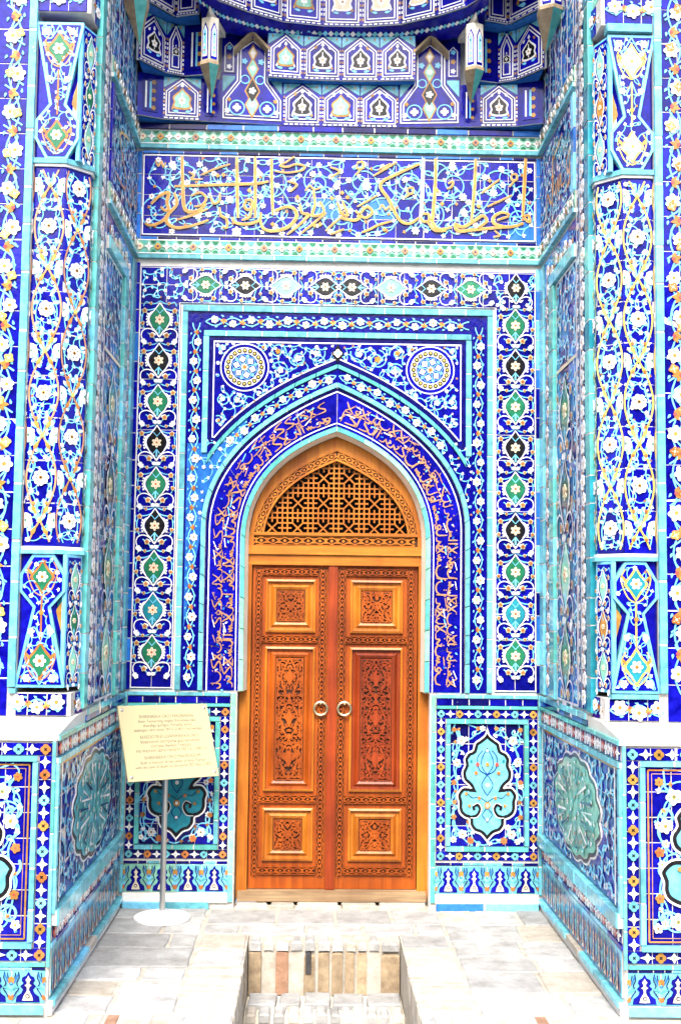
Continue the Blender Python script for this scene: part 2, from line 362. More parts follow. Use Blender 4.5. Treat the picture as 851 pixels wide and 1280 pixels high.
def floral_band(fr, parent, P, w, rnd, step=None, fl=('white', 'gold'), bud='gold', vine='lblue', fsz=.55, objs=True, budsz=.3, start=0):
    """blossoms along a waving stem that follows the path P"""
    step = step or w*1.0; g = G(vine); b = G(bud)
    Q = resample(P, step/6); N = normals(Q); a = w*.24
    for ph in (0, pi):
        g.ribbon([(q[0]+n[0]*a*sin(i/6*pi+ph), q[1]+n[1]*a*sin(i/6*pi+ph)) for i, (q, n) in enumerate(zip(Q, N))], w*.065, .003)
    for i in range(3+start, len(Q)-2, 3):
        q, n = Q[i], N[i]; k = i//3
        if k % 2 == 1:
            s = 1 if k % 4 == 1 else -1
            if k % 4 == 1 or True:
                x, y = q[0]+n[0]*a*.5*s, q[1]+n[1]*a*.5*s
                if objs: flower(fr, parent, x, y, w*fsz*rnd.uniform(.9, 1.1), fl[0], fl[1])
                else: b.poly(rose(x, y, w*fsz/2, 6, .4, rnd.uniform(0, 6), 4), .006, fl[0]); b.poly(circ(x, y, w*.07, 6), .009, fl[1])
        else:
            an = atan2(n[1], n[0])+(0 if k % 4 == 0 else pi)
            trefoil(b, q[0]-cos(an)*w*.12, q[1]-sin(an)*w*.12, an+rnd.uniform(-.3, .3), w*budsz, bud, 'rust', .006)
        for s in (1, -1):
            x, y = q[0]+n[0]*w*.3*s, q[1]+n[1]*w*.3*s; b.poly(leaf(x, y, atan2(n[1], n[0])+s*1.2+rnd.uniform(-.4, .4), w*.2, w*.1), .0045, vine)
    g.build('vine_stems', parent, fr); b.build('leaf_buds', parent, fr)
def npts(P, n):
    L = [0]
    for i in range(1, len(P)): L.append(L[-1]+hypot(P[i][0]-P[i-1][0], P[i][1]-P[i-1][1]))
    o = []; k = 0
    for i in range(n+1):
        d = L[-1]*i/n
        while k < len(L)-2 and L[k+1] < d: k += 1
        t = (d-L[k])/((L[k+1]-L[k]) or 1); o.append((P[k][0]+(P[k+1][0]-P[k][0])*t, P[k][1]+(P[k+1][1]-P[k][1])*t))
    return o
def curve_tiles(fr, parent, m, A, B, L, h0=-.008, h1=0., gap=.012, name='tile', mats=None):
    ln = sum(hypot(A[i][0]-A[i-1][0], A[i][1]-A[i-1][1]) for i in range(1, len(A))); n = max(1, round(ln/L)); q = 6
    a = npts(A, n*q); b = npts(B, n*q)
    for i in range(n):
        pa = a[i*q:i*q+q+1]; pb = b[i*q:i*q+q+1]; e = gap/L/2*q
        lerp = lambda p, r, t: (p[0]+(r[0]-p[0])*t, p[1]+(r[1]-p[1])*t)
        pa = [lerp(pa[0], pa[1], e)]+pa[1:-1]+[lerp(pa[-1], pa[-2], e)]; pb = [lerp(pb[0], pb[1], e)]+pb[1:-1]+[lerp(pb[-1], pb[-2], e)]
        g = G(random.choice(mats) if mats else m); g.prism(pa+pb[::-1], h0, h1+random.uniform(-.0006, .0004)); g.build(name, parent, fr)
# arches (right half, from the foot up to the apex)
KB = [(.765, 1.25), (.765, 2.2)]+bez((.765, 2.2), (.772, 2.6), (.42, 2.884), (0, 3.06), 26)[1:]
LB = [(.566, 1.25), (.57, 2.12)]+bez((.57, 2.12), (.575, 2.5), (.345, 2.715), (0, 2.836), 26)[1:]
def off(P, d):
    N = normals(P); o = [(p[0]-n[0]*d, p[1]-n[1]*d) for p, n in zip(P, N)]
    while len(o) > 2 and o[-2][0] <= 0.0005: o.pop()
    a, b = o[-2], o[-1]; t = a[0]/(a[0]-b[0]); o[-1] = (0, a[1]+(b[1]-a[1])*t)
    return o
_S2 = off(KB, .105)
def off_ok(x, y): return not any(abs(x-p[0])+abs(y-p[1]) < .03 for p in _S2)
def xs(P, s): return [(x*s, z) for x, z in P]
BK = frame((0, 0, 0), (1, 0, 0), (0, 0, 1))
A_ = 1.232
rnd = random.Random(5)
# ---- small repeated mosaic pieces
def star_mesh(m='white'):
    def f():
        g = G(m); P = []
        for i in range(4):
            a = pi/2*i; P.append((.5*cos(a), .5*sin(a))); P.append((.2*cos(a+pi/4), .2*sin(a+pi/4)))
        g.prism(P, -.004, .001); g.poly(leaf(-.12, 0, 0, .24, .12), .0016, 'pinkish'); return g.mesh('star_tile')
    return piece(('star', m), f)
def dia_mesh(m, c='black'):
    def f():
        g = G(m); g.prism(rose(0, 0, .52, 4, .22, 0, 4), -.004, .001)
        for i in range(4): g.poly(leaf(0, 0, pi/4+pi/2*i, .24, .13), .0016+i*1e-4, c)
        return g.mesh('diamond_tile')
    return piece(('dia', m, c), f)
def diamond_row(fr, parent, p0, p1, w, pitch, cols, c='black', h=.006, skip=0):
    p0 = Vector(p0); p1 = Vector(p1); L = (p1-p0).length; n = max(1, round(L/pitch)); d = (p1-p0)/n; a = atan2(d.y, d.x)
    for i in range(skip, n+1-skip):
        p = p0+d*i
        if i % 2: obj('star_tile', star_mesh(), parent, fr @ T(p.x, p.y, h, a, d.length*1.08, w*.92))
        else: obj('diamond_tile', dia_mesh(cols[(i//2) % len(cols)], c), parent, fr @ T(p.x, p.y, h, a, w*.86))
def rect_frame(fr, parent, m, u0, v0, u1, v1, w, h0=-.006, h1=.012, L=.15, mats=None):
    strip(fr, parent, m, (u0, v0+w/2), (u1, v0+w/2), w, L, h0, h1, mats=mats); strip(fr, parent, m, (u0, v1-w/2), (u1, v1-w/2), w, L, h0, h1, mats=mats)
    strip(fr, parent, m, (u0+w/2, v0+w+.002), (u0+w/2, v1-w-.002), w, L, h0, h1, mats=mats); strip(fr, parent, m, (u1-w/2, v0+w+.002), (u1-w/2, v1-w-.002), w, L, h0, h1, mats=mats)
def line_frame(g, u0, v0, u1, v1, w, h, m):
    for a, b in (((u0, v0), (u1, v0)), ((u1, v0), (u1, v1)), ((u1, v1), (u0, v1)), ((u0, v1), (u0, v0))): g.ribbon([a, b], w, h, m)
# ================================================================== street and terrace
gnd = G('earth').poly([(-60, -60), (60, -60), (60, 60), (-60, 60)], 0).build('ground', None, Matrix.Translation((0, 0, -.76))); tag(gnd, kind='structure')
fbld = empty('added_facing_building', (0, -13, -.76), kind='structure')      # unseen brick building, added behind the viewer to cut sky reflections in the glaze
FF = frame((0, -13, 0), (-1, 0, 0), (0, 0, 1))
ao = [(1.6, -.76), (1.6, 2.2)]+bez((1.6, 2.2), (1.6, 3.2), (.8, 3.9), (0, 4.3), 10)[1:]; ao = ao+[(-x, z) for x, z in ao[::-1][1:]]
G('brickd').prism([(8, -.76), (8, 6.6), (-8, 6.6), (-8, -.76)]+ao[::-1], -1.2, 0).build('facade', fbld, FF); G('brickd').prism([(-1.8, -.76), (1.8, -.76), (1.8, 4.5), (-1.8, 4.5)], -1.3, -1.21).build('niche_back', fbld, FF); G('brick').box(-8.1, 6.602, -1.3, 8.1, 6.8, .1).build('parapet', fbld, FF)
# ================================================================== PORTAL WALL
pw = empty('portal_wall', (0, 0, 1.24), 'back wall of blue tile mosaic framing the pointed door arch', 'wall')
Mo = off(LB, -.03)
body = G('plaster')
arch_o = Mo+[(-x, z) for x, z in Mo[::-1][1:]]                    # right foot, apex, left foot
out = [(A_+.1, -.02), (A_+.1, 6.6), (-A_-.1, 6.6), (-A_-.1, -.02)]
foot = [(x, z) for x, z in arch_o]; foot = [(.57, -.02), (.57, 1.245)]+[(foot[0][0], 1.245)]+foot[1:-1]+[(foot[-1][0], 1.245), (-.57, 1.245), (-.57, -.02)]
body.prism(out+foot[::-1], -.34, -.008, 'grout', 'plaster'); body.build('wall_core', pw, BK)
# -- flower band ground (between outer turquoise frame and arch)
T3o = off(KB, .037); T3i = off(KB, .011); Sp = off(KB, .142); Se = off(KB, .118)
gp = [(.905, 1.25), (.905, 3.525), (-.905, 3.525), (-.905, 1.25)]+[(-x, z) for x, z in T3o]+T3o[::-1]
fb = empty('flower_band', (0, 0, 1.25), parent=pw)
G('cobalt').prism(gp, -.008, -.001).build('blue_ground', fb, BK)
G('azure').prism([(-.895, 1.6), (-.895, 2.72), (-.79, 2.72), (-.6, 2.98), (-.53, 2.9)]+[(-x, z) for x, z in T3o[::-1] if x > .56 and z > 1.6], -.006, .0006).build('repair_tile', fb, BK)
BLEG = .855
path = [(BLEG, 1.27), (BLEG, 3.46)]
for s in (1, -1): floral_band(BK, fb, xs(path, s), .092, rnd, step=.118, fsz=.56)
floral_band(BK, fb, [(-.8, 3.462), (.8, 3.462)], .1, rnd, step=.11, fsz=.5)
Fm = off(KB, .078); Fm = [p for p in Fm if p[1] > 2.66]
for s in (1, -1): floral_band(BK, fb, xs(Fm, s), .08, rnd, step=.1, fsz=.6)
gv = G('lblue'); gw = G('white'); it3 = inside_poly([(x+.012, z) for x, z in T3o]+[(.815, 3.0), (.815, 1.25)])
for s in (1, -1): filler(gv, gw, lambda x, y: it3(abs(x), y) and off_ok(abs(x), y), (min(.6*s, .81*s), 2.1, max(.6*s, .81*s), 2.74), .036, rnd, wv=.005)
gv.build('vine_stems', fb, BK); gw.build('leaf_buds', fb, BK)
# -- outer turquoise frame, inner turquoise frame, arch strips
tf = empty('turquoise_frame', (0, 0, 1.25), parent=pw)
for s in (1, -1):
    strip(BK, tf, 'cyan', (.922*s, 1.25), (.922*s, 3.522), .032, .17, h1=.014)
    strip(BK, tf, 'cyan', (.793*s, 2.66), (.793*s, 3.372), .033, .16, h1=.014)
    curve_tiles(BK, tf, 'cyan', xs(T3i, s), xs(T3o, s), .17, -.006, .016, .006)
    Seg = [p for p in Sp if p[0] < .79]; Seg2 = npts(off(KB, .12), 60)[-len(Seg):]
    P1 = [p for p in off(KB, .139) if p[0] < .785]; P2 = [p for p in off(KB, .118) if p[0] < .80]
    curve_tiles(BK, tf, 'teal', xs(P2, s), xs(P1, s), .14, -.006, .012, .006)
strip(BK, tf, 'cyan', (-.94, 3.542), (.94, 3.542), .036, .17, h1=.014)
strip(BK, tf, 'cyan', (-.81, 3.39), (.81, 3.39), .033, .16, h1=.014)
# -- spandrels
for s in (1, -1):
    sp = empty('spandrel_panel', (.4*s, 0, 2.7), parent=pw)
    low = [p for p in Sp if p[0] < .775]
    P = [(.004, 3.37), (.775, 3.37)]+low[:-1]+[(.004, low[-1][1]+.002)]
    G('cobalt').prism(xs(P, s), -.006, .002).build('blue_ground', sp, BK)
    g = G('navy'); lw = off(KB, .156); lw = [p for p in lw if p[0] < .765]
    g.ribbon(xs([(.01, 3.358), (.762, 3.358), (.762, lw[0][1])], s), .018, .004); g.ribbon(xs(lw, s), .02, .004, 'navy')
    lw2 = [p for p in off(KB, .172) if p[0] < .745]
    g.ribbon(xs([(.745, lw2[0][1]), (.745, 3.34), (.0, 3.34)], s), .007, .0045, 'white'); g.ribbon(xs(lw2, s), .007, .0048, 'white')
    g.build('edge_lines', sp, BK)
    c = (.56, 3.185)
    md = G('lblue')
    md.prism(xs(circ(*c, .147, 40), s), 0, .004, 'white'); md.prism(xs(circ(*c, .14, 40), s), 0, .005, 'cobalt'); md.prism(xs(circ(*c, .121, 40), s), 0, .0065, 'white')
    md.prism(xs(circ(*c, .083, 36), s), 0, .0078, 'cobalt')
    mo = md.build('round_medallion', sp, BK)
    for i in range(20):
        a = 2*pi*i/20
        d_ = piece('dot', lambda: G('black').prism(circ(0, 0, .5, 12), -.003, .001).poly(circ(0, 0, .24, 10), .0016, 'yellow').mesh('roundel'))
        obj('roundel', d_, sp, BK @ T((c[0]+.102*cos(a))*s, c[1]+.102*sin(a), .0095, 0, .028))
    sq = piece('sq', lambda: G('white').prism([(.5, 0), (0, .5), (-.5, 0), (0, -.5)], -.003, .001).poly([(.36, 0), (0, .36), (-.36, 0), (0, -.36)], .0015, 'mint').poly([(.2, 0), (0, .2), (-.2, 0), (0, -.2)], .002, 'cream').mesh('lozenge_tile'))
    g = G('lblue')
    for i in range(6):
        a = 2*pi*i/6+.26; obj('lozenge_tile', sq, sp, BK @ T((c[0]+.05*cos(a))*s, c[1]+.05*sin(a), .011, a*s, .042))
        g.poly(xs(circ(c[0]+.07*cos(a+.52), c[1]+.07*sin(a+.52), .009, 8), s), .009); g.ribbon(xs(circ(c[0]+.05*cos(a), c[1]+.05*sin(a), .027, 10), s), .003, .0088, 'lblue', True)
    g.poly(xs(rose(*c, .022, 8, .3), s), .0105, 'cream'); g.poly(xs(circ(*c, .012, 8), s), .012, 'orange'); g.build('medallion_ornament', sp, BK)
    gv = G('lblue'); gw = G('white')
    for (x, z, r, t, a, d) in ((.13, 3.275, .055, 1.5, 2.8, 1), (.24, 3.245, .06, 1.6, 1.4, -1), (.345, 3.17, .055, 1.5, .6, 1), (.36, 3.285, .05, 1.4, 3.4, -1), (.69, 3.3, .04, 1.2, 3, 1), (.69, 2.99, .045, 1.5, 1.9, 1), (.6, 2.985, .05, 1.6, .9, -1), (.71, 2.86, .03, 1.3, 1, 1), (.47, 3.03, .035, 1.3, .2, 1), (.45, 3.31, .03, 1.2, .4, -1)):
        p = spiral(x, z, r, t, a, d, 24); gv.ribbon(xs(p, s), .0065, .004)
        gw.poly(xs(rose(x, z, r*.36, 5, .4, 0, 4), s), .0075, rnd.choice(('white', 'cream', 'gold')))
        for k in (3, 8, 13): gw.poly(xs(leaf(p[k][0], p[k][1], a+k, .02, .012), s), .007, 'white')
    ins0 = inside_poly([(.02, 3.33), (.735, 3.33)]+lw2[1:]); ins = lambda x, y: ins0(x, y) and hypot(x-c[0], y-c[1]) > .16
    filler(gv, gw, lambda x, y: ins(x*s, y), (min(0, .76*s), 2.6, max(0, .76*s), 3.35), .037, random.Random(31), wv=.005)
    gv.build('vine_scrolls', sp, BK); gw.build('leaf_buds', sp, BK)
fin = G('white'); fin.prism([(0, 3.335), (.02, 3.3), (.038, 3.275), (.02, 3.25), (0, 3.222), (-.02, 3.25), (-.038, 3.275), (-.02, 3.3)], 0, .008, 'black'); fin.poly(rose(0, 3.278, .026, 4, .4, 0, 5), .0095, 'white'); fin.poly(circ(0, 3.278, .009, 8), .0125, 'lblue')
fin.build('apex_finial', pw, BK)
# -- calligraphy band round the arch
GL = [([[(0, .1), (.03, .95)]], .2), ([[(.3, .95), (.28, .3), (.16, .12), (0, .2), (-.05, .4)]], .36), ([[(0, .95), (.2, .5), (.5, .12)], [(.5, .9), (.25, .4), (.05, .12), (.4, .08)]], .58),
      ([[(0, .45), (.1, .2), (.35, .08), (.62, .2), (.7, .5)]], .75), ([[(0, .4), (.06, .2), (.14, .38), (.2, .2), (.28, .38), (.34, .2), (.55, .18)]], .55),
      ([[(.2, .5), (.34, .42), (.3, .25), (.14, .25), (.1, .42), (.2, .5)], [(.32, .3), (.25, .12), (0, .04)]], .4), ([[(.7, .95), (.2, .72), (.55, .35), (.5, .16), (0, .12)]], .7), ([[(0, .1), (.25, .12), (.32, .4), (.5, .2), (.62, .5), (.5, .55)]], .6)]
def script_line(g, B, w, t0, t1, col, rn, sw, h=.004):
    """cursive lettering along path B; heights t0..t1 across the band"""
    Q = resample(B, .004); N = normals(Q); Ln = len(Q)*.004; x = .02; sc = w*.9*(t1-t0)/.55*.8
    def mp(u, t):
        i = min(len(Q)-1, max(0, int((u)/.004))); tt = w*(t0+(t1-t0)*t); return (Q[i][0]+N[i][0]*tt, Q[i][1]+N[i][1]*tt)
    while x < Ln-.05:
        st, ad = rn.choice(GL); k = rn.uniform(.85, 1.2)
        for s_ in st: g.ribbon([mp(x+p[0]*sc*k, p[1]) for p in spl(s_, 4)], tap(sw*rn.uniform(.9, 1.2)), h, col)
        for _ in range(rn.choice((0, 1, 1, 2))):
            u, t = x+rn.uniform(0, ad)*sc, rn.uniform(.55, .9); p = mp(u, t); g.poly(circ(p[0], p[1], sw*.55, 4), h+.001, col)
        if rn.random() < .35:
            a = mp(x, rn.uniform(.6, .8)); b = mp(x+sc*.5, rn.uniform(.7, .95)); g.ribbon([a, b], sw*.6, h, rn.choice((col, 'lblue', 'white')))
        x += ad*sc*k*.9+.003
cb = empty('calligraphy_band', (0, 0, 1.25), parent=pw)
Li = LB; Lm = off(LB, -.03)
for s in (1, -1):
    curve_tiles(BK, cb, 'cobalt', xs(KB, s), xs(Li, s), .26, -.008, 0, .004)
    curve_tiles(BK, cb, 'teal', xs(off(LB, -.004), s), xs(Lm, s), .19, -.008, .008, .006, mats=['teal', 'teal', 'mint'])
    g = G('white'); g.ribbon(xs(off(KB, -.014), s), .007, .003); g.ribbon(xs(off(LB, .016), s), .006, .003); g.ribbon(xs(off(KB, -.0), s), .016, .0025, 'navy'); g.build('white_lines', cb, BK)
    Bs = off(LB, .026)
    Bs = xs(Bs, s) if s < 0 else Bs[::-1]
    # keep the letters standing outwards
    Bs = Bs[::-1] if normals(Bs)[3][0]*s < 0 else Bs
    g = G('pinkish'); script_line(g, Bs, .138, .0, .56, 'pinkish', rnd, .0092); script_line(g, Bs, .138, .5, 1.0, 'pinkish', rnd, .008, .0062); g.build('lettering', cb, BK)
    gv = G('lblue'); N_ = normals(Bs)
    for i in range(0, 46):
        q = npts(Bs, 48)[i]; n = normals(npts(Bs, 48))[i]; gv.poly(leaf(q[0]+n[0]*rnd.uniform(.02, .13), q[1]+n[1]*rnd.uniform(.02, .13), rnd.uniform(0, 6), .02, .01), .0022, rnd.choice(('lblue', 'white', 'azure')))
    gv.build('leaf_specks', cb, BK)
# -- cartouche border
def ogee(m):
    def f():
        H = spl([(0, .092), (.022, .06), (.05, .022), (.056, -.008), (.04, -.045), (.016, -.075), (0, -.098)], 4)
        g = G(m); g.prism(H+mir(H)[::-1][1:-1], -.004, .001)
        g.ribbon([(0, -.09), (0, -.05)], .01, .0015, 'lblue'); g.ribbon([(-.02, -.07), (0, -.045), (.02, -.07)], .005, .0016, 'lblue'); g.ribbon([(-.022, .06), (0, .035), (.022, .06)], .004, .0016, 'lblue'); return g.mesh('lozenge')
    return piece(('og', m), f)
def rims():
    g = G('white')
    for s in (1, -1):
        P = spl([(0, .1), (.026, .062), (.058, .02), (.064, -.008), (.047, -.05), (.02, -.08), (0, -.112)], 4); g.ribbon(xs(P, s), .006, 0)
        o = spl([(.036, .048), (.058, .04), (.071, .018), (.075, -.006), (.069, -.028), (.054, -.045), (.042, -.056)], 4); i = spl([(.042, -.05), (.06, -.012), (.055, .02), (.036, .048)], 4)
        g.poly(xs(o+i, s), .0008)
        for k in range(5):
            a = .8-k*.4; g.poly(xs(circ(.064+.012*cos(a*1.1), -.004+.046*sin(a), .0065, 6), s), .003)
        g.ribbon(xs(spl([(.004, -.108), (.028, -.076), (.066, -.06), (.098, -.072), (.108, -.1), (.1, -.128)], 4), s), .006, .0005)
        trefoil(g, .1*s, -.128, pi/2+pi-(.55*s), .024, 'white', None, .003); g.poly(xs(rose(.088, -.145, .016, 5, .3, 0, 4), s), .0035)
        g.poly(xs(leaf(.02, -.1, .5, .035, .014), s), .002)
        g.poly(xs(circ(.012, -.13, .014, 8, .011), s), .003)
        for k in (-1, 0, 1): g.poly(xs(circ(.071, -.004+k*.022, .0028, 5), s), .0045, 'green')
    return g.mesh('white_scroll')
def sides():
    g = G('gold')
    for s in (1, -1):
        for (x, y, r) in ((.09, .05, .017), (.043, -.1, .018), (.102, -.028, .014), (.055, .095, .011)):
            g.poly(xs(rose(x, y, r, 5 if r > .015 else 3, .4, .3, 5), s), .003, 'cream'); g.poly(xs(rose(x, y, r*.75, 5, .35, .3, 4), s), .0052, 'gold'); g.poly(xs(circ(x, y, r*.26, 6), s), .0072, 'rust')
    return g.mesh('bud_cluster')
def vinesm():
    g = G('lblue')
    for s in (1, -1):
        g.ribbon(xs(spl([(.02, .07), (.05, .058), (.088, .05), (.106, .02), (.104, -.03), (.09, -.06)], 4), s), .006, 0)
        g.ribbon(xs(spl([(.0, -.13), (.028, -.12), (.045, -.1), (.07, -.085)], 4), s), .006, 0); g.ribbon(xs(spl([(.0, .112), (.03, .096), (.055, .094), (.085, .105), (.1, .08)], 4), s), .006, 0)
        g.ribbon(xs([(.106, -.03), (.118, -.05)], s), .005, 0); g.ribbon(xs(spl([(.104, .01), (.116, .03), (.113, .06)], 4), s), .005, 0)
    return g.mesh('vine_stems')
def cart_flower(m): return flower_mesh('cream', m, 6, .5, .55, 'rust')
bd = empty('cartouche_border', (0, 0, 1.25), parent=pw)
def cartouche(x, z, a, m, sc=1.0):
    mw = BK @ T(x, z, .006, a, sc)
    obj('lozenge', ogee(m), bd, mw); obj('white_scroll', piece('rims', rims), bd, mw @ Matrix.Translation((0, 0, .0035))); obj('bud_cluster', piece('sides', sides), bd, mw @ Matrix.Translation((0, 0, .002))); obj('vine_stems', piece('vinesm', vinesm), bd, mw @ Matrix.Translation((0, 0, -.003)))
    obj('flower', cart_flower('gold' if m == 'black' else 'orange'), bd, mw @ T(0, -.004, .004, 0.52, .062))
ground(BK, bd, 'cobalt', -1.2, 3.57, 1.2, 3.8, 15, 2); 
for s in (1, -1):
    ground(BK, bd, 'cobalt', min(.95*s, 1.2*s), 1.255, max(.95*s, 1.2*s), 3.567, 2, 15)
    g = G('white'); g.ribbon([(.957*s, 1.262), (.957*s, 3.575), (0, 3.575)], .005, .003); g.ribbon([(1.196*s, 1.262), (1.196*s, 3.79), (0, 3.79)], .005, .003); g.ribbon([(.95*s, 1.264), (1.2*s, 1.264)], .006, .003); g.build('white_lines', bd, BK)
    strip(BK, bd, 'cobalt', (1.217*s, 1.25), (1.217*s, 3.82), .03, .15, h1=.01, mats=['cobalt', 'cobalt', 'azure'] if s < 0 else ['cobalt', 'lblue', 'azure'])
    cols = ['green', 'green', 'black', 'green', 'black', 'green', 'black', 'green', 'black', 'green'][1:]
    for i in range(9):
        m = 'green' if i % 2 == 0 else 'black'
        if s < 0 and i == 1: m = 'dteal'
        if s > 0 and i == 1: m = 'dteal'
        cartouche(1.076*s, 1.475+i*.2495, 0, m)
    for x, m in ((.8, 'green'), (.56, 'black'), (.315, 'mint'), (.077, 'black')): cartouche(x*s, 3.686, pi/2*s, m, .92)
obj('lozenge', ogee('black'), bd, BK @ T(1.08, 3.7, .006, 0, .9)); obj('white_scroll', piece('rims', rims), bd, BK @ T(1.08, 3.7, .0095, 0, .9)); obj('flower', cart_flower('gold'), bd, BK @ T(1.08, 3.7, .01, 0, .056))
gv = G('lblue'); gw = G('white'); filler(gv, gw, lambda x, y: True, (-1.18, 3.59, -.94, 3.78), .036, rnd, wv=.006); filler(gv, gw, lambda x, y: abs(x-1.08) > .06, (.95, 3.59, 1.19, 3.78), .036, rnd, wv=.006)
gv.build('vine_stems', bd, BK); gw.build('leaf_buds', bd, BK)
# ================================================================== INSCRIPTION FRIEZE with its two cornices
fz = empty('inscription_frieze', (0, 0, 3.83), 'wide blue frieze with large ochre cursive lettering between two green cornices', 'frieze')
def cornice(fr, parent, u0, u1, z, h=.0):
    """green star band over a turquoise edge; z = bottom of the turquoise edge"""
    c = empty('cornice', (fr @ Vector(((u0+u1)/2, z, 0))), parent=parent)
    d = .016
    strip(fr, c, 'cyan', (u0, z+.024), (u1, z+.024), .024, .2, -.006, .022)
    ground(fr, c, 'mint', u0, z+.037, u1, z+.132, max(2, round((u1-u0)/.28)), 1, -.006, .012)
    n = round((u1-u0)/.054); st = (u1-u0)/n
    for i in range(n):
        x = u0+st*(i+.5)
        if i % 2: obj('star_tile', star_mesh(), c, fr @ T(x, z+.084, .018, 0, .056, .062))
        else: obj('diamond_tile', dia_mesh(('cream', 'gold', 'white', 'pinkish')[(i//2) % 4], 'navy' if i % 4 else 'rust'), c, fr @ T(x, z+.084, .018, 0, .04))
    g = G('green')
    for i in range(n):
        x = u0+st*(i+1)
        for sg in (1, -1): g.poly([(x-.02, z+.084+sg*.04), (x+.02, z+.084+sg*.04), (x+.012, z+.084+sg*.022), (x, z+.084+sg*.016), (x-.012, z+.084+sg*.022)], .0135, 'green' if i % 3 else 'teal')
    g.ribbon([(u0, z+.044), (u1, z+.044)], .006, .0135, 'white'); g.ribbon([(u0, z+.125), (u1, z+.125)], .006, .0135, 'white'); g.build('green_ornament', c, fr)
cornice(BK, fz, -A_+.001, A_-.001, 3.832); cornice(BK, fz, -A_+.001, A_-.001, 4.518)
ground(BK, fz, 'cobalt', -1.205, 3.985, 1.205, 4.5, 14, 4, mats=['cobalt']*17+['azure'])
for z in (3.972, 4.509): strip(BK, fz, 'cobalt', (-1.205, z), (1.205, z), .014, .12, h1=.006, mats=['cobalt', 'azure', 'navy'])
for s in (1, -1): strip(BK, fz, 'azure', (1.219*s, 3.965), (1.219*s, 4.515), .024, .14, h1=.008)
g = G('white'); line_frame(g, -1.195, 3.995, 1.195, 4.49, .007, .003, 'white'); g.build('white_lines', fz, BK)
gv = G('lblue'); gw = G('white')
for i in range(17):
    x = -1.1+i*.1375; z = 4.24+(.1 if i % 2 else -.1); d = 1 if i % 2 else -1
    gv.ribbon(spiral(x, z, .115, 1.35, rnd.uniform(0, 6), d, 30, .3), .0075, .0028); gv.ribbon(spl([(x, z), (x+.07, 4.24+d*.03), (x+.1375, 4.24-d*.1)], 6), .0075, .003)
filler(gv, gw, lambda x, y: True, (-1.17, 4.01, 1.17, 4.475), .055, random.Random(3), wv=.0065, hv=.0026, hw=.0048)
gv.build('vine_scrolls', fz, BK); gw.build('leaf_buds', fz, BK)
for px, py in ((391, 218), (420, 234), (565, 210), (626, 212), (458, 233), (605, 222), (216, 206), (250, 206), (247, 268), (287, 250), (296, 290), (506, 225), (579, 266), (519, 289), (616, 242), (578, 247)):
    p = at(px, py, 0); flower(BK, fz, p.x, p.z, rnd.choice((.042, .05, .062)), 'white', 'cream', rnd.choice((6, 7, 8)), h=.008, depth=.5)
A8 = [([(135, 40), (138, 180), (146, 268), (178, 286), (215, 275), (240, 248)], 15), ([(100, 172), (300, 165), (460, 160), (518, 150)], 12), ([(377, 42), (378, 180), (382, 312)], 13), ([(458, 40), (458, 180), (458, 312)], 12), ([(530, 50), (532, 180), (536, 300)], 12),
 ([(-2, 250), (35, 215), (75, 200), (68, 240), (76, 288), (45, 328), (-5, 345), (-28, 335)], 13), ([(40, 262), (62, 280), (80, 262)], 9), ([(100, 200), (112, 250), (72, 300), (70, 335), (112, 356), (180, 346), (252, 322)], 13), ([(115, 320), (180, 300), (248, 272)], 9), ([(175, 215), (215, 200), (242, 225), (222, 255), (188, 262)], 9),
 ([(258, 212), (275, 248), (300, 235), (302, 200)], 9), ([(300, 265), (306, 300), (332, 318), (332, 355), (312, 350)], 10), ([(358, 310), (368, 332), (420, 340), (476, 322), (482, 288)], 12), ([(410, 236), (440, 232), (448, 262), (424, 276), (408, 256), (420, 240)], 11), ([(444, 262), (432, 308), (398, 322)], 10),
 ([(545, 280), (600, 263), (632, 275), (640, 310), (602, 353), (540, 370), (496, 360), (480, 322)], 14), ([(655, 250), (665, 290), (692, 300), (645, 350), (598, 386)], 11), ([(715, 190), (722, 250), (712, 302), (762, 288), (744, 238)], 11), ([(772, 290), (705, 345), (662, 380)], 9), ([(790, 385), (851, 362)], 9), ([(770, 370), (800, 340), (850, 300)], 8),
 ([(220, 122), (280, 95), (348, 74)], 8), ([(165, 108), (188, 124), (174, 140), (226, 140)], 7), ([(545, 105), (600, 112), (662, 102), (676, 84), (640, 74), (600, 86), (568, 80), (600, 62), (632, 40)], 8), ([(600, 150), (642, 165), (612, 196)], 8), ([(680, 192), (698, 170), (720, 186), (748, 178)], 7), ([(790, 88), (832, 106), (790, 132)], 8), ([(18, 58), (30, 82), (44, 62), (52, 86), (62, 66)], 6), ([(820, 240), (838, 290), (851, 280)], 9)]
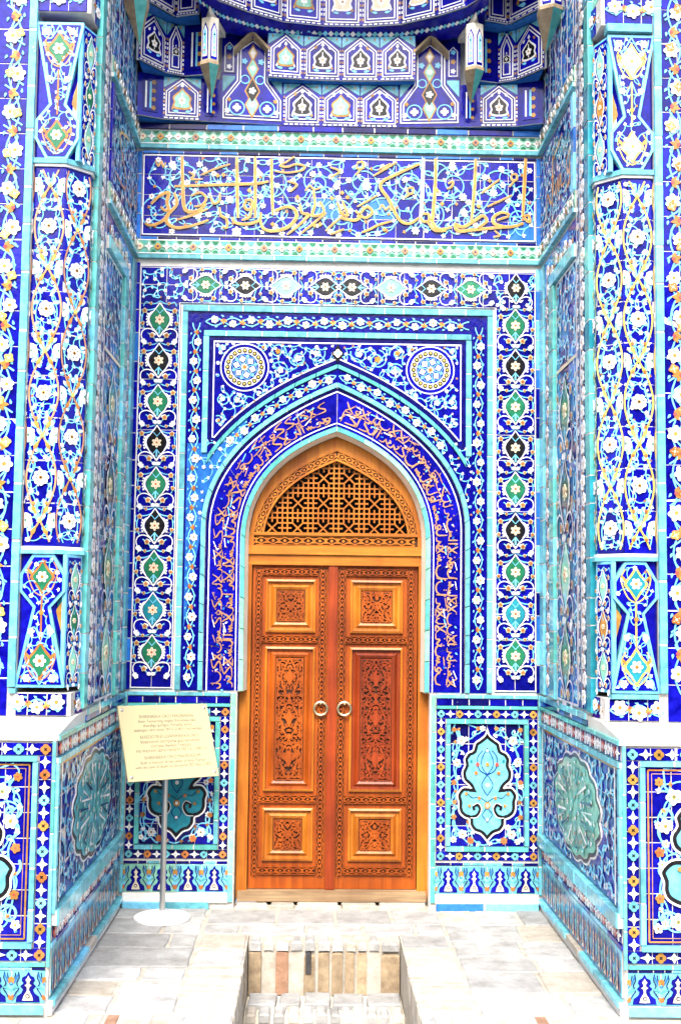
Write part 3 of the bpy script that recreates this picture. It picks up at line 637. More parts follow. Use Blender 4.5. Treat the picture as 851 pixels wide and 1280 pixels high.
B8 = [([(757, 160), (752, 260), (745, 400)], 13), ([(745, 398), (772, 420), (768, 392), (744, 400)], 10), ([(748, 425), (690, 440), (632, 428), (626, 400), (660, 380), (692, 390)], 12), ([(690, 396), (640, 412)], 8), ([(690, 440), (600, 446), (540, 452), (482, 456), (470, 430), (500, 440), (540, 420), (580, 394), (598, 416), (560, 446)], 13), ([(553, 162), (548, 280), (535, 420)], 12),
 ([(390, 160), (388, 260), (380, 380), (376, 420), (402, 450), (455, 440)], 13), ([(330, 388), (360, 388), (362, 414), (336, 416), (328, 392)], 10), ([(356, 418), (386, 454), (432, 456)], 9), ([(325, 182), (240, 220), (164, 265), (200, 330), (240, 408), (282, 426), (322, 402)], 12),
 ([(88, 462), (120, 450), (160, 430), (212, 416)], 9), ([(-4, 380), (30, 392), (8, 330)], 9), ([(62, 372), (100, 402), (132, 380), (108, 358), (70, 400)], 10), ([(0, 402), (60, 412), (92, 392)], 11), ([(575, 302), (652, 244)], 7), ([(600, 357), (702, 310)], 7), ([(135, 232), (232, 174)], 7), ([(70, 357), (152, 310)], 7), ([(155, 207), (207, 180)], 6),
 ([(698, 228), (718, 224), (720, 246), (700, 246), (698, 230)], 7), ([(712, 250), (690, 276)], 6), ([(68, 178), (92, 174), (94, 198), (70, 200), (68, 182)], 8), ([(86, 204), (62, 228)], 6), ([(274, 282), (296, 280), (296, 302), (276, 302), (274, 284)], 7), ([(286, 304), (262, 322)], 6), ([(160, 368), (172, 350), (186, 370), (200, 356), (208, 374)], 6), ([(630, 455), (650, 475), (625, 480)], 6), ([(440, 262), (460, 255), (455, 275), (435, 285)], 8)]
g = G('gold')
def stroke(P, w, fx, fy, sc, m='gold'):
    P = [at(x/sc+fx, y/sc+fy, 0) for x, y in spl(P, 5)]; w = w/sc*.0043
    g.ribbon([(p.x, p.z) for p in P], lambda t: w*(.62+.5*sin(pi*(t*.85+.1))), .011, m)
    g.ribbon([(p.x, p.z) for p in P], lambda t: w*(.62+.5*sin(pi*(t*.85+.1)))+.0035, .0088, 'cream')
for P, w in A8: stroke(P, w, 190, 185, 3.546)
for P, w in B8: stroke(P, w, 425, 150, 3.273)
stroke([(340, 160), (335, 300), (328, 402)], 13, 425, 150, 3.273, 'white')
for x, y in ((293, 125), (318, 122), (645, 220), (797, 225), (695, 300), (745, 340), (720, 345), (535, 340), (432, 190)):
    p = at(x/3.546+190, y/3.546+185, 0); g.poly(circ(p.x, p.z, .015, 4), .011, 'gold')
for x, y in ((415, 345), (565, 355), (30, 318), (8, 300), (180, 450), (610, 250), (395, 290)):
    p = at(x/3.273+425, y/3.273+150, 0); g.poly(circ(p.x, p.z, .015, 4), .011, 'gold')
g.build('lettering', fz, BK)
# ================================================================== BACK DADO PANELS
CH = [(0, 250), (12, 283), (45, 310), (73, 330), (84, 368), (115, 384), (136, 418), (132, 452), (148, 490), (140, 535), (110, 562), (98, 578), (112, 574), (150, 578), (178, 618), (170, 655), (170, 690), (158, 722), (130, 743), (106, 752), (102, 786), (76, 818), (38, 832), (0, 872)]
CHALF = [(x/4.57*.00478, (561-y)/4.57*.00478) for x, y in CH]      # half outline, centred
def cartouche_plate(fr, parent, cx, cz, sx, sz, fill='cyan'):
    c = empty('cartouche', fr @ Vector((cx, cz, 0)), parent=None); bpy.data.objects.remove(c)
    H = spl(CHALF, 3); P = [(cx+x*sx, cz+z*sz) for x, z in H]+[(cx-x*sx, cz+z*sz) for x, z in H[::-1][1:-1]]
    g = G(fill); g.prism(P, 0, .0055); g.build('cartouche_field', parent, fr)
    g = G('black'); g.ribbon(inset(P, .012), .021, .0065, 'black', True); g.ribbon(P, .009, .008, 'white', True); g.build('cartouche_rim', parent, fr)
    g = G('cobalt'); h = .0092
    def R(pts, w, m='cobalt', hh=h):
        for s in (1, -1): g.ribbon([(cx+x*sx*s, cz+z*sz) for x, z in spl(pts, 5)], w, hh, m)
    R([(0, .215), (.035, .15), (.03, .1), (0, .06), (-.035, .0), (0, -.06)], .004); R([(0, -.13), (.03, -.17), (.012, -.2), (0, -.215)], .004); R([(0, .06), (.05, .09), (.06, .16), (.03, .2)], .0045)
    R([(0, -.1), (.05, -.07), (.09, -.075), (.12, -.05), (.13, -.03)], .0035, 'navy'); R([(.105, -.185), (.065, -.175), (.045, -.14), (.06, -.115), (.085, -.125), (.08, -.145)], .015, 'black', .0105); R([(.105, -.19), (.06, -.185), (.036, -.14), (.055, -.105), (.09, -.118)], .004, 'white', .0125)
    for (x, z, r, m) in ((0, -.118, .02, 'gold'), (0, -.118, .01, 'white'), (0, .12, .012, 'gold'), (.06, .12, .012, 'rust'), (.07, .07, .011, 'orange'), (.05, -.075, .01, 'orange'), (.11, -.12, .01, 'gold'), (0, .0, .012, 'white'), (0, -.2, .009, 'white'), (0, .2, .008, 'white'), (.1, .14, .008, 'dteal'), (.13, -.05, .01, 'gold')):
        for s in ((1, -1) if x else (1,)): g.poly([(cx+(px*sx)*s, cz+pz*sz) for px, pz in circ(x, z, r, 9)], h+.002, m)
    g.build('cartouche_ornament', parent, fr)
    return inside_poly(inset(P, -.008))
def palmettes():
    g = G('cyan')                                 # unit: period 1 wide, 1 tall, centred
    for s in (1, -1):
        o = [(0, .49), (.07, .36), (.18, .3), (.2, .19), (.14, .12), (.24, .02), (.15, -.08), (.2, -.2), (.33, -.3), (.36, -.48), (0, -.48)]
        g.poly(xs(o, s), .0, 'cobalt'); i = [(0, .36), (.04, .28), (.1, .23), (.05, .17), (.045, .1), (.13, .05), (.05, .0), (.035, -.1), (.08, -.18), (.15, -.27), (.2, -.42), (0, -.43)]
        g.poly([(x*.8*s, z) for x, z in i], .002, 'cream')
        g.ribbon(xs(spl([(.3, .48), (.27, .3), (.34, .12), (.27, -.04), (.36, -.18), (.44, -.36)], 3), s), .035, .0022, 'navy'); g.ribbon(xs(spl([(.5, .16), (.4, .3), (.38, .46)], 3), s), .03, .0026, 'navy')
        g.poly(xs(spl([(.5, .3), (.42, .2), (.4, .05), (.44, -.1), (.36, -.2), (.4, -.35), (.5, -.46)], 3), s), .001, 'lblue'); g.poly(xs(leaf(.5, .34, -pi/2-.3, .26, .13), s), .003, 'gold'); g.poly(xs(leaf(.5, -.42, pi/2+.3, .22, .12), s), .003, 'orange')
        g.ribbon(xs(spl([(.5, .05), (.38, .22), (.3, .42)], 3), s), .04, .0024, 'azure'); g.ribbon(xs(spl([(.5, -.12), (.4, -.02), (.27, .0)], 3), s), .04, .0024, 'teal')
    g.poly(circ(0, -.28, .07, 8), .0045, 'navy'); g.poly(circ(0, -.28, .04, 8), .0065, 'cream'); return g.mesh('palmette')
def palmette_row(fr, parent, u0, u1, z0, z1, period=.137, gm='cyan', gmats=None):
    n = max(1, round((u1-u0)/period)); p = (u1-u0)/n
    ground(fr, parent, gm, u0, z0, u1, z1, n, 1, mats=gmats)
    for i in range(n): obj('palmette', piece('palm', palmettes), parent, fr @ T(u0+p*(i+.5), (z0+z1)/2, .003, 0, p, (z1-z0)*.94))
def side_flowers(fr, parent, u0, z0, u1, z1, ins, rn, big=.055, mir_axis=None):
    """climbing stems with blossoms at both sides of a cartouche"""
    gv = G('lblue'); gw = G('white'); w = u1-u0
    for s in (1, -1):
        c = (u0+u1)/2; X = lambda f: c+s*(w/2)*f
        path = [(X(.82), z0+.06), (X(.9), z0+.2), (X(.8), z0+.35), (X(.9), (z0+z1)/2+.1), (X(.75), z1-.12), (X(.85), z1-.04)]
        gv.ribbon(spl(path, 6), .008, .003)
        for t, (fx, fz, d, pet) in enumerate(((.66, .10, 1.0, 'white'), (.9, .24, .6, 'gold'), (.88, .36, .5, 'gold'), (.9, .52, .6, 'orange'), (.82, .68, .9, 'white'), (.7, .86, 1.0, 'white'), (.9, .95, .55, 'gold'), (.25, .96, .5, 'gold'), (.45, .05, .8, 'orange'), (.93, .06, .6, 'white'))):
            x, z = X(fx), z0+(z1-z0)*fz
            if ins(x, z): continue
            flower(fr, parent, x, z, big*d, pet, 'gold' if pet == 'white' else 'rust', 5 if t % 2 else 6, core='green' if d > .9 else None)
            a = rn.uniform(0, 6); gv.ribbon(spl([(x, z), (x+cos(a)*.03, z+sin(a)*.03), (X(.84), z+.05)], 4), .007, .0032)
    filler(gv, gw, lambda x, y: not ins(x, y), (u0+.02, z0+.02, u1-.02, z1-.02), .055, rn, wv=.0065)
    gv.build('vine_stems', parent, fr); gw.build('leaf_buds', parent, fr)
for s in (-1, 1):
    dp = empty('dado_panel', (.9*s, 0, 0), 'dado panel with turquoise cartouche ' + ('half hidden behind the plaque stand' if s < 0 else 'in full view right of the door frame'), 'tile panel')
    lo = lambda a, b: (min(a*s, b*s), max(a*s, b*s))
    tq = 'teal'
    strip(BK, dp, tq, (.59*s, .03), (.59*s, 1.24), .028, .2, h1=.012, mats=['teal', 'mint', 'cyan'])
    strip(BK, dp, 'cyan', (1.222*s, .08), (1.222*s, 1.24), .018, .2, h1=.012)
    u0, u1 = lo(.606, 1.212)
    strip(BK, dp, 'cyan', (u0, 1.23), (u1, 1.23), .02, .15, h1=.014); strip(BK, dp, 'cobalt', (u0, 1.196), (u1, 1.196), .038, .11, h1=.008, mats=['cobalt', 'cobalt', 'navy']); strip(BK, dp, tq, (u0, 1.166), (u1, 1.166), .018, .15, h1=.012)
    gm = ['cobalt', 'navy'] if s < 0 else ['cobalt']
    b0, b1 = lo(.608, 1.21); z0, z1 = .275, 1.155; w = .056
    for (a, b, c, d, nu, nv) in ((b0, z0, b1, z0+w, 5, 1), (b0, z1-w, b1, z1, 5, 1), (b0, z0+w, b0+w, z1-w, 1, 6), (b1-w, z0+w, b1, z1-w, 1, 6)): ground(BK, dp, 'cobalt', a, b, c, d, nu, nv, mats=gm)
    cols = ['cyan', 'orange'] if s < 0 else ['cyan', 'gold']
    h = w/2
    for (p, q, sk) in (((b0+h, z0+h), (b1-h, z0+h), 0), ((b0+h, z1-h), (b1-h, z1-h), 0), ((b0+h, z0+h), (b0+h, z1-h), 1), ((b1-h, z0+h), (b1-h, z1-h), 1)):
        n = max(2, 2*round(math.dist(p, q)/.052/2)); diamond_row(BK, dp, p, q, .05, math.dist(p, q)/n, cols, 'black', skip=sk)
    rect_frame(BK, dp, tq, b0+w+.001, z0+w+.001, b1-w-.001, z1-w-.001, .026, -.006, .02, .13, mats=[tq, 'cyan'])
    i0, i1, k0, k1 = b0+w+.027, b1-w-.027, z0+w+.027, z1-w-.027
    ground(BK, dp, 'cobalt', i0, k0, i1, k1, 4, 6, mats=['cobalt', 'cobalt', 'navy'])
    ins = cartouche_plate(BK, dp, (i0+i1)/2, (k0+k1)/2, .95, 1.0, 'cyan' if s > 0 else 'dteal')
    side_flowers(BK, dp, i0, k0, i1, k1, ins, rnd)
    strip(BK, dp, 'cobalt', (u0, .256), (u1, .256), .014, .08, h1=.004, mats=['navy', 'cobalt', 'cyan'])
    palmette_row(BK, dp, u0, u1, .085, .246, .137, gmats=['cyan', 'lblue', 'mint'] if s < 0 else ['cyan'])
    G('ledge').box(u0, .03, -.006, u1, .083, .012).build('plinth_course', dp, BK)
    strip(BK, dp, 'cyan', (u0, .012), (u1 if s > 0 else u1-.1, .012), .044, .25, -.006, .035, mats=['cyan', 'azure', 'lblue'])
# ================================================================== SIDE WALLS, PLINTH BLOCKS, CORNER COLUMNS, PIERS
def lozenge_stack(fr, parent, cx, z0, z1, w, n, mats=('green', 'black')):
    """tall slim lozenges with flowers, one above the other"""
    p = (z1-z0)/n
    for i in range(n):
        c = z0+p*(i+.5); mw = fr @ T(cx, c, .006, 0, w/.2, p/.235)
        obj('lozenge', ogee(mats[i % len(mats)]), parent, mw); obj('white_scroll', piece('rims', rims), parent, mw @ Matrix.Translation((0, 0, .0035))); obj('bud_cluster', piece('sides', sides), parent, mw @ Matrix.Translation((0, 0, .002))); obj('vine_stems', piece('vinesm', vinesm), parent, mw @ Matrix.Translation((0, 0, -.003)))
        flower(fr, parent, cx, c, min(w, p)*.26, 'cream', 'gold', 6, h=.0095, core='rust', depth=.55)
for s in (-1, 1):
    sd_ = 'beside the plaque stand' if s < 0 else 'facing the plaque stand across the niche'
    FS = frame((A_*s, 0, 0), (0, -s, 0), (0, 0, 1))      # u = s * depth
    U = lambda d: d*s
    lo = lambda a, b: (min(a*s, b*s), max(a*s, b*s))
    # ---------------- upper side wall
    sw = empty('side_wall', (A_*s, -.6, 1.24), 'tiled side wall of the niche ' + sd_, 'wall')
    bx = lambda g, d0, d1, x0, x1, z0, z1: g.box(*((x0, -d1, z0, x1, -d0, z1) if s > 0 else (-x1, -d1, z0, -x0, -d0, z1)))
    g = G('grout'); bx(g, -.3, 1.19, A_+.008, 2.8, 1.2, 6.6); g.build('wall_core', sw)
    for (d0, d1, m, n) in ((.0, .13, 'cyan', 0), (1.195, 1.3, 'teal', 0)):
        if n == 0: strip(FS, sw, m, (U((d0+d1)/2), 1.25), (U((d0+d1)/2), 3.82 if d0 < 1 else 6.2), d1-d0-.012, .2, -.016, .012, mats=[m] if d0 < 1 else ['teal', 'teal', 'dteal' if s > 0 else 'cyan'])
    vb = empty('flower_strip', (A_*s, -1.1, 1.25), parent=sw)          # strip running the full height next to the column
    a, b = lo(.99, 1.185); ground(FS, vb, 'cobalt', a, 1.25, b, 6.2, 2, 24)
    floral_band(FS, vb, [(U(1.125), 1.27), (U(1.125), 6.0)], .1, rnd, step=.09, fsz=.8); floral_band(FS, vb, [(U(1.03), 1.27), (U(1.03), 6.0)], .07, rnd, step=.09, fsz=.7, objs=False)
    g = G('white'); [g.ribbon([(U(d), 1.26), (U(d), 6.2)], .012, .004) for d in (.995, 1.07, 1.18)]; g.build('white_lines', vb, FS)
    # lower framed panel
    pn = empty('framed_panel', (A_*s, -.55, 1.25), parent=sw)
    a, b = lo(.13, .985); ground(FS, pn, 'cobalt', a, 1.25, b, 3.825, 4, 12, mats=['cobalt', 'cobalt', 'azure'])
    floral_band(FS, pn, [(U(.225), 1.28), (U(.225), 3.72), (U(.98), 3.72)], .15, rnd, step=.12, fsz=.5)
    strip(FS, pn, 'teal', (U(.4), 1.25), (U(.4), 3.6), .12, .18, -.006, .022, mats=['teal', 'cyan', 'teal']); strip(FS, pn, 'cyan', (U(.35), 3.64), (U(.98), 3.64), .07, .2, -.006, .022)
    lozenge_stack(FS, pn, U(.7), 1.27, 3.05, .36, 4, ('green', 'mint', 'black', 'green') if s > 0 else ('mint', 'green', 'black', 'dteal'))
    gv = G('lblue'); gw = G('white'); filler(gv, gw, lambda x, y: y > 3.1 or abs(abs(x)-.7) > .19, (*lo(.48, .97)[:1], 1.28, lo(.48, .97)[1], 3.58), .055, rnd, wv=.012); gv.build('vine_stems', pn, FS); gw.build('leaf_buds', pn, FS)
    g = G('white'); line_frame(g, *[lo(.475, .975)[0], 1.262, lo(.475, .975)[1], 3.59], .012, .004, 'white'); g.ribbon([(U(.475), 3.08), (U(.975), 3.08)], .02, .005, 'cream'); g.build('white_lines', pn, FS)
    # frieze return and cornices
    a, b = lo(.0, .985)
    cornice(FS, sw, a+.001, b, 3.832); cornice(FS, sw, a+.001, b, 4.518)
    fr_ = empty('frieze_return', (A_*s, -.5, 3.97), parent=sw); ground(FS, fr_, 'cobalt', a, 3.965, b, 4.515, 5, 3)
    gv = G('lblue'); gw = G('white')
    for i in range(9): gv.ribbon(spiral(U(.08+i*.1), 4.24+(.1 if i % 2 else -.1), .1, 1.4, rnd.uniform(0, 6), 1 if i % 2 else -1, 26, .3), .011, .0028)
    filler(gv, gw, lambda x, y: True, (lo(.03, .88)[0], 4.0, lo(.03, .88)[1], 4.48), .05, rnd, wv=.012)
    g = G('gold'); script_line(g, [(lo(.04, .86)[0], 4.0), (lo(.04, .86)[1], 4.0)], .47, .05, .95, 'gold', rnd, .022, .009); g.build('lettering', fr_, FS); gv.build('vine_scrolls', fr_, FS); gw.build('leaf_buds', fr_, FS)
    strip(FS, fr_, 'cobalt', (U(.93), 3.97), (U(.93), 4.51), .07, .18, -.006, .012, mats=['cobalt'] if s < 0 else ['lblue', 'azure'])
    up = empty('upper_field', (A_*s, -.5, 4.66), parent=sw); ground(FS, up, 'cobalt', a, 4.66, b, 6.2, 4, 7, mats=['cobalt', 'cobalt', 'azure'])
    gv = G('lblue'); gw = G('white'); filler(gv, gw, lambda x, y: True, (lo(.03, .96)[0], 4.68, lo(.03, .96)[1], 5.7), .05, rnd, wv=.013); gv.build('vine_stems', up, FS); gw.build('leaf_buds', up, FS)
    g = G('white')
    for k in range(7): g.ribbon([(U(.02+k*.155), 4.67), (U(.02+k*.155), 6.1)], .014, .005)
    g.build('white_lines', up, FS)
    # ---------------- plinth block (dado of the side wall and of the pier)
    db = empty('plinth_block', (1.8*s, -.9, 0), 'projecting tiled plinth with lime-washed ledge on top ' + sd_, 'plinth')
    g = G('grout'); bx(g, -.2, 1.806, A_+.008, 2.8, -.02, 1.16); g.build('block_core', db)
    g = G('ledge'); X0, X1 = (A_-.002)*s, 2.8*s
    pv = [(-1.822, 1.160), (-1.822, 1.178), (-1.46, 1.226), (-1.18, 1.235), (-1.18, 1.160)]
    g.v = [(X0, y, z) for y, z in pv]+[(X1, y, z) for y, z in pv]; g.f = [(0, 1, 2, 3, 4), (9, 8, 7, 6, 5)]+[(i, 5+i, 5+(i+1) % 5, (i+1) % 5) for i in range(5)]; g.mi = [0]*7; g.build('ledge', db)
    L = 1.81
    sf = empty('side_face', (A_*s, -.9, 0), parent=db)
    strip(FS, sf, 'cyan', (U(0), 1.226), (U(1.18), 1.226), .03, .2, -.006, .014); strip(FS, sf, 'cobalt', (U(0), 1.195), (U(1.2), 1.195), .026, .14, -.006, .008, mats=['cobalt', 'navy', 'azure']); strip(FS, sf, 'teal', (U(0), 1.168), (U(L), 1.168), .02, .2, -.006, .015)
    a, b = lo(.03, L-.03); 
    for z in (1.12, .335):
        ground(FS, sf, 'cobalt', a, z-.034, b, z+.034, 9, 1); n = 34
        for i in range(n):
            x = a+(b-a)*(i+.5)/n
            if i % 2: obj('star_tile', star_mesh(), sf, FS @ T(x, z, .006, 0, .07, .062))
            else: obj('diamond_tile', dia_mesh('rust' if i % 4 == 0 else 'white', 'white' if i % 4 == 0 else 'rust'), sf, FS @ T(x, z, .006, 0, .05))
    strip(FS, sf, 'cyan', (U(0), 1.072), (U(L), 1.072), .024, .2, -.006, .016); g = G('gold'); g.ribbon([(U(.06), 1.05), (U(L-.06), 1.05)], .012, .006); g.ribbon([(U(.06), 1.05), (U(.06), .45)], .03, .006, 'white'); g.ribbon([(U(L-.1), 1.05), (U(L-.1), .45)], .02, .006, 'white'); g.build('line_frame', sf, FS)
    strip(FS, sf, 'cyan', (U(0), .405), (U(L), .405), .065, .25, -.006, .03); strip(FS, sf, 'cyan', (U(L-.012), .42), (U(L-.012), 1.06), .034, .2, -.006, .014)
    ground(FS, sf, 'cobalt', a, .44, b, 1.06, 8, 4)
    c = (U(.92), .75); Pm = []
    for i in range(96):
        t = 2*pi*i/96; r = 1+.085*abs(sin(t*7)); Pm.append((c[0]+.5*r*cos(t), c[1]+.255*r*sin(t)))
    g = G('white'); g.prism(Pm, -.004, .004); g.prism(inset(Pm, .01), 0, .006, 'black'); g.prism(inset(Pm, .03), 0, .008, 'cyan' if s < 0 else 'mint'); g.build('lobed_medallion', sf, FS)
    gm = G('lblue'); gw = G('cream'); ins = inside_poly(inset(Pm, .05)); filler(gm, gw, ins, (c[0]-.55, c[1]-.28, c[0]+.55, c[1]+.28), .06, rnd, wv=.014, hv=.01, hw=.013, vm='teal')
    for i in range(14):
        t = 2*pi*i/14; gw.ribbon([(c[0]+.18*cos(t), c[1]+.1*sin(t)), (c[0]+.4*cos(t+.12), c[1]+.2*sin(t+.12)), (c[0]+.4*cos(t-.12), c[1]+.2*sin(t-.12))], .008, .016, 'navy' if i % 2 else 'white', True)
    gm.build('medallion_vines', sf, FS); gw.build('medallion_buds', sf, FS)
    gv = G('lblue'); gw = G('white'); io = inside_poly(inset(Pm, -.02)); filler(gv, gw, lambda x, y: not io(x, y), (a+.06, .47, b-.06, 1.03), .048, rnd, wv=.012); gv.build('vine_stems', sf, FS); gw.build('leaf_buds', sf, FS)
    strip(FS, sf, 'cobalt', (U(0), .288), (U(L), .288), .018, .12, -.006, .004, mats=['cobalt', 'lblue']); palmette_row(FS, sf, a, b, .07, .272, .11, gmats=['cyan', 'lblue'])
    G('ledge').box(*[min(U(0), U(L)), .0, -.006], max(U(0), U(L)), .035, .012).build('plinth_course', sf, FS)
    strip(FS, sf, 'cyan', (U(0), .05), (U(L), .05), .026, .25, -.006, .024, mats=['cyan', 'cyan', 'lblue', 'brick'])
    # front face
    FD = frame((0, -1.814, 0), (1, 0, 0), (0, 0, 1)); ff = empty('front_face', (1.5*s, -1.814, 0), parent=db)
    X = lambda x: x*s
    strip(FD, ff, 'cyan', (X(1.24), .2), (X(1.24), 1.158), .014, .2, -.006, .012, mats=['cyan', 'teal'])
    E_ = 2.12
    a, b = lo(1.25, E_); w = .056; z0, z1 = .225, 1.15
    for (p, q, r_, t_, nu, nv) in ((a, z0, b, z0+w, 8, 1), (a, z1-w, b, z1, 8, 1), (a, z0+w, a+w, z1-w, 1, 8), (b-w, z0+w, b, z1-w, 1, 8)): ground(FD, ff, 'cobalt', p, q, r_, t_, nu, nv)
    h = w/2
    for (p, q, sk) in (((a+h, z0+h), (b-h, z0+h), 0), ((a+h, z1-h), (b-h, z1-h), 0), ((a+h, z0+h), (a+h, z1-h), 1), ((b-h, z0+h), (b-h, z1-h), 1)):
        n = max(2, 2*round(math.dist(p, q)/.056/2)); diamond_row(FD, ff, p, q, .052, math.dist(p, q)/n, ['cyan', 'gold'] if s > 0 else ['cyan', 'gold', 'lblue', 'orange'], 'black', skip=sk)
    rect_frame(FD, ff, 'cyan', a+w+.001, z0+w+.001, b-w-.001, z1-w-.001, .022, -.006, .02, .16, mats=['cyan', 'lblue'])
    i0, i1, k0, k1 = a+w+.025, b-w-.025, z0+w+.025, z1-w-.025
    ground(FD, ff, 'cobalt', i0, k0, i1, k1, 6, 7)
    g = G('orange'); line_frame(g, i0+.014, k0+.014, i1-.014, k1-.014, .007, .004, 'orange' if s > 0 else 'gold'); line_frame(g, i0+.03, k0+.03, i1-.03, k1-.03, .003, .004, 'pinkish'); g.build('line_frame', ff, FD)
    ins = cartouche_plate(FD, ff, (i0+i1)/2, (k0+k1)/2, 1.55, 1.12); side_flowers(FD, ff, i0+.03, k0+.03, i1-.03, k1-.03, ins, rnd, .075)
    g = G('lblue')
    cxx = i0 if s > 0 else i1
    for zz in (.42, .62, .86): g.ribbon(spiral(cxx+s*.085, zz, .05, 1.1, rnd.uniform(0, 6), s, 20, .2), .011, .0045)
    g.build('vine_curls', ff, FD)
    strip(FD, ff, 'teal', (a, .212), (b, .212), .014, .2, -.006, .01); strip(FD, ff, 'cobalt', (a, .196), (b, .196), .01, .05, -.006, .004, mats=['navy', 'lblue'])
    palmette_row(FD, ff, a-.012*s if s < 0 else a, b, .05, .19, .15, gmats=['cyan']); strip(FD, ff, 'cyan', (a, .025), (b, .025), .034, .25, -.006, .016, mats=['cyan', 'lblue', 'teal'])
    # ---------------- front pier with floral band
    fp = empty('front_pier', (1.9*s, -1.3, 1.23), 'front pier with white blossoms on cobalt tiles ' + ('on the plaque side' if s < 0 else 'on the side away from the plaque'), 'pier')
    g = G('grout'); bx(g, 1.0, 1.462, 1.503, 2.8, 1.2, 6.6); g.build('pier_core', fp)
    FP = frame((0, -1.47, 0), (1, 0, 0), (0, 0, 1))
    strip(FP, fp, 'cyan', (X(1.522), 1.36), (X(1.522), 6.2), .036, .24, -.04, .014); a, b = lo(1.542, 1.70)
    ground(FP, fp, 'cobalt', a, 1.23, b, 5.4, 2, 24); strip(FP, fp, 'cyan', (X(1.72), 1.24), (X(1.72), 6.2), .036, .24, -.006, .014)
    floral_band(FP, fp, [(X(1.605), 1.36), (X(1.605), 5.3)], .125, rnd, step=.19, fsz=.62, budsz=.36, bud='orange' if s > 0 else 'gold')
    g = G('lblue')
    for i in range(19):
        z = 1.45+i*.2; flower(FP, fp, X(1.605+.02*(-1)**i), z+.06, .05, 'orange' if s > 0 else 'yellow', 'cream', 4, h=.0085); g.ribbon(spl([(X(1.56), z), (X(1.63), z+.06), (X(1.58), z+.14), (X(1.65), z+.2)], 5), .008, .0034)
    g.build('vine_stems', fp, FP)
    a2, b2 = lo(1.742, 2.7); ground(FP, fp, 'cobalt', a2, 1.23, b2, 5.4, 4, 16); gv = G('lblue'); gw = G('white'); filler(gv, gw, lambda x, y: True, (a2+.03, 1.26, b2-.03, 4.6), .12, rnd, wv=.014); gv.build('outer_vines', fp, FP); gw.build('outer_buds', fp, FP)
    # band under the column base and over the capital
    a, b = lo(1.27, 1.538); bb = empty('floral_course', (1.4*s, -1.45, 1.23), parent=fp); FB = frame((0, -1.462, 0), (1, 0, 0), (0, 0, 1))
    for (z0, z1) in ((1.232, 1.335), (4.63, 4.78)):
        bx(G('grout'), 1.19, 1.454, 1.25, 1.52, z0-.002, z1+.002).build('course_core', bb); ground(FB, bb, 'cobalt', a, z0, b, z1, 3, 1); floral_band(FB, bb, [(a, (z0+z1)/2), (b, (z0+z1)/2)], .1, rnd, step=.09, fsz=.72)
        DG = frame((1.232*s, -1.415, 0), (.62*s, -.78, 0) if s > 0 else (.62, .78, 0), (0, 0, 1))
        if s < 0: DG = frame((-1.27, -1.462, 0), (.038, .047+.15, 0), (0, 0, 1))
        else: DG = frame((1.232, -1.265, 0), (.038, -.197, 0), (0, 0, 1))
        ground(DG, bb, 'cobalt', 0, z0, .2, z1, 2, 1); floral_band(DG, bb, [(0, (z0+z1)/2), (.2, (z0+z1)/2)], .1, rnd, step=.09, fsz=.6)
    strip(FB, bb, 'cyan', (a, 1.347), (X(1.50), 1.347), .022, .2, -.04, .02); strip(FB, bb, 'cyan', (a, 4.605), (X(1.5), 4.605), .04, .2, -.04, .02); bx(G('mint'), 1.2, 1.45, 1.25, 1.5, 4.79, 6.4).build('upper_panel', bb)
    # ---------------- corner column
    cc = empty('corner_column', (1.42*s, -1.28, 1.36), 'octagonal corner column with ogee flower lattice and waisted base ' + ('on the plaque side' if s < 0 else 'on the side away from the plaque'), 'column')
    R8 = .071/sin(pi/8); oc = [(1.42*s+R8*cos(pi/8+k*pi/4), -1.28+R8*sin(pi/8+k*pi/4)) for k in range(8)]
    G('cobalt').prism(oc, 1.36, 4.58).build('shaft', cc)
    for rg, m in ((1.06, 'white'), (1.12, 'cyan')):
        for z in ((2.005, 2.02) if m == 'white' else (1.985, 2.005), (3.855, 3.87) if m == 'white' else (3.868, 3.892)): G(m).prism([(1.42*s+(x-1.42*s)*rg, -1.28+(y+1.28)*rg) for x, y in oc], *z, bottom=True).build('ring_moulding', cc)
    facets = [(-1, 0) if s > 0 else (1, 0), (-.7071, -.7071) if s > 0 else (.7071, -.7071), (0, -1), (.7071, -.7071) if s > 0 else (-.7071, -.7071)]
    ap = .071/math.tan(pi/8)
    for fi, (nx, ny) in enumerate(facets):
        FC = frame((1.42*s+nx*(ap+.0015), -1.28+ny*(ap+.0015), 0), (-ny, nx, 0), (0, 0, 1)); hw = .0705; per = .405
        fc = empty('facet', FC @ Vector((0, 2.02, 0)), parent=cc)
        ground(FC, fc, 'cobalt', -hw, 2.022, hw, 3.852, 1, 9, -.006, .001)
        gv = G('lblue'); gy = G('yellow'); gw = G('white')
        zb = 2.02-.08 if fi % 2 == 0 else 2.02-.08+per/2
        clampx = lambda x: max(-hw, min(hw, x)); inz = lambda z: 2.03 < z < 3.845
